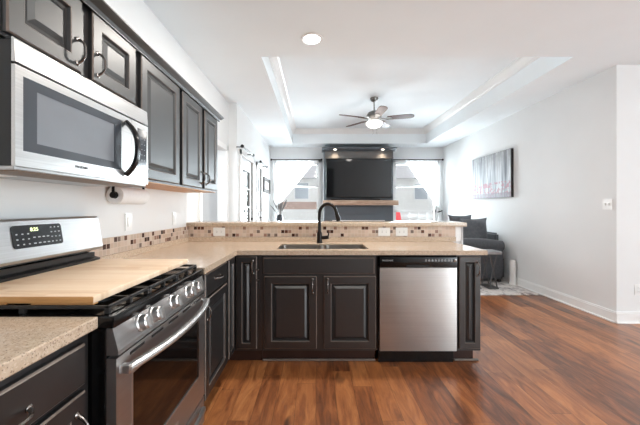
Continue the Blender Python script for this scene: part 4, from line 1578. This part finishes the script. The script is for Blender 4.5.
cn = thing('tower_canister', (3.128, 4.93, 0.0105), 'slim white upright canister on the rug at the foot of the right wall', 'canister')
MB().lathe((3.128, 4.93, 0.0105), [(0.048, 0), (0.050, 0.01), (0.046, 0.34), (0.040, 0.36)], 'z', 24).build('body', M['plate'], cn)
MB().lathe((3.128, 4.93, 0.0105), [(0.040, 0.361), (0.036, 0.385), (0.0, 0.388)], 'z', 24, False).build('lid', M['plate'], cn)

# console with the vase, in front of the left window
cs = thing('plant_stand', (-0.82, 7.45, 0), 'white plant stand under the dark vase by the left window', 'plant stand')
MB().box(-1.02, -0.62, 7.30, 7.60, 0.86, 0.885, 0.003).build('top', M['trim'], cs, False)
for xx in (-1.0, -0.64):
    for yy in (7.32, 7.58):
        MB().box(xx - 0.015, xx + 0.015, yy - 0.015, yy + 0.015, 0.001, 0.86).build('leg', M['trim'], cs, False)
vs = thing('vase', (-0.87, 7.42, 0.8855), 'dark vase of feathery dried stems before the left window', 'vase')
VB = 0.8855
MB().lathe((-0.87, 7.42, VB), [(0.055, 0), (0.075, 0.03), (0.080, 0.09), (0.060, 0.16), (0.055, 0.18), (0.050, 0.18), (0.052, 0.15), (0.0, 0.02)], 'z', 24, False).build('vessel', M['vase'], vs)
rnd = random.Random(4)
for k in range(22):
    a = rnd.uniform(0, 2 * math.pi)
    L_ = rnd.uniform(0.34, 0.52)
    sp = rnd.uniform(0.03, 0.24)
    b0 = Vector((-0.87, 7.42, VB + 0.05))
    pts, rad = [], []
    for i in range(10):
        s = i / 9
        pts.append(b0 + Vector((math.cos(a) * sp * s ** 1.4, math.sin(a) * sp * 0.6 * s ** 1.4, L_ * s)))
        rad.append(0.0025 if s < 0.55 else 0.0025 + 0.010 * math.sin(math.pi * min(1.0, (s - 0.55) / 0.45) * 0.98))
    MB().tube(pts, rad, 6).build('stem', M['stem'], vs)

# ------------------------------------------------------------------ OUTSIDE
lawn = MB().box(-30, 40, 8.3, 60, -0.30, -0.2).build('lawn_ground', M['grass'], None, False)
lawn['kind'] = 'structure'
yard = MB().box(-30, -3.3, -5, 8.3, -0.30, -0.2).build('yard_ground', M['grass'], None, False)
yard['kind'] = 'structure'
def house(x0, x1, y, zt, label, brick):
    t = thing('neighbor_house', ((x0 + x1) / 2, y + 4, -0.2), label, 'house')
    MB().box(x0, x1, y, y + 8, -0.2, zt).build('wall', M['ext_wall'], t, False)
    if brick:
        MB().box(x0 - 0.02, x1 + 0.02, y - 0.06, y - 0.001, brick[0], brick[1]).build('brick_band', M['ext_brick'], t, False)
    c = MB()
    ym = y + 4
    c.loft([[(x0 - 0.4, y - 0.4, zt), (x0 - 0.4, y + 8.4, zt), (x0 - 0.4, ym, zt + 2.2)], [(x1 + 0.4, y - 0.4, zt), (x1 + 0.4, y + 8.4, zt), (x1 + 0.4, ym, zt + 2.2)]])
    c.build('roof', M['ext_roof'], t, False)
    n = max(1, int((x1 - x0) / 2.6))
    for k in range(n):
        xm = x0 + (x1 - x0) * (k + 0.5) / n
        f = MB().box(xm - 0.5, xm + 0.5, y - 0.05, y - 0.001, 1.75, 2.9).build('window', M['ext_white'], t, False)
        MB().box(xm - 0.42, xm + 0.42, y - 0.054, y - 0.050, 1.83, 2.82).build('pane', M['ext_pane'], f, False)
    return t
house(-5.5, 0.6, 20, 3.1, 'pale neighbouring house with a brick band seen through the left window', (1.15, 1.62))
house(3.2, 11, 21, 3.2, 'pale neighbouring house seen through the right window', None)
fnc = thing('yard_fence', (3.5, 13, -0.2), 'white picket fence outside the right window', 'fence')
MB().box(1.5, 9, 13, 13.03, 0.85, 0.95).build('rail', M['ext_white'], fnc, False)
MB().box(1.5, 9, 13, 13.03, 0.1, 0.2).build('rail', M['ext_white'], fnc, False)
for k in range(20):
    xx = 1.6 + k * 0.38
    MB().box(xx, xx + 0.09, 12.97, 13.0, -0.2, 1.05).build('picket', M['ext_white'], fnc, False)
rb = thing('playhouse_slide', (3.25, 12.3, -0.2), 'red plastic slide standing in the yard outside the right window', 'slide')
c = MB()
c.loft([[(3.1, 11.9, -0.2), (3.42, 11.9, -0.2), (3.42, 11.95, -0.15), (3.1, 11.95, -0.15)], [(3.1, 12.6, 1.05), (3.42, 12.6, 1.05), (3.42, 12.66, 1.08), (3.1, 12.66, 1.08)]])
c.build('chute', M['ext_red'], rb, False)
for xx in (3.12, 3.40):
    MB().box(xx - 0.02, xx + 0.02, 12.66, 12.70, -0.2, 1.08).build('post', M['ext_red'], rb, False)
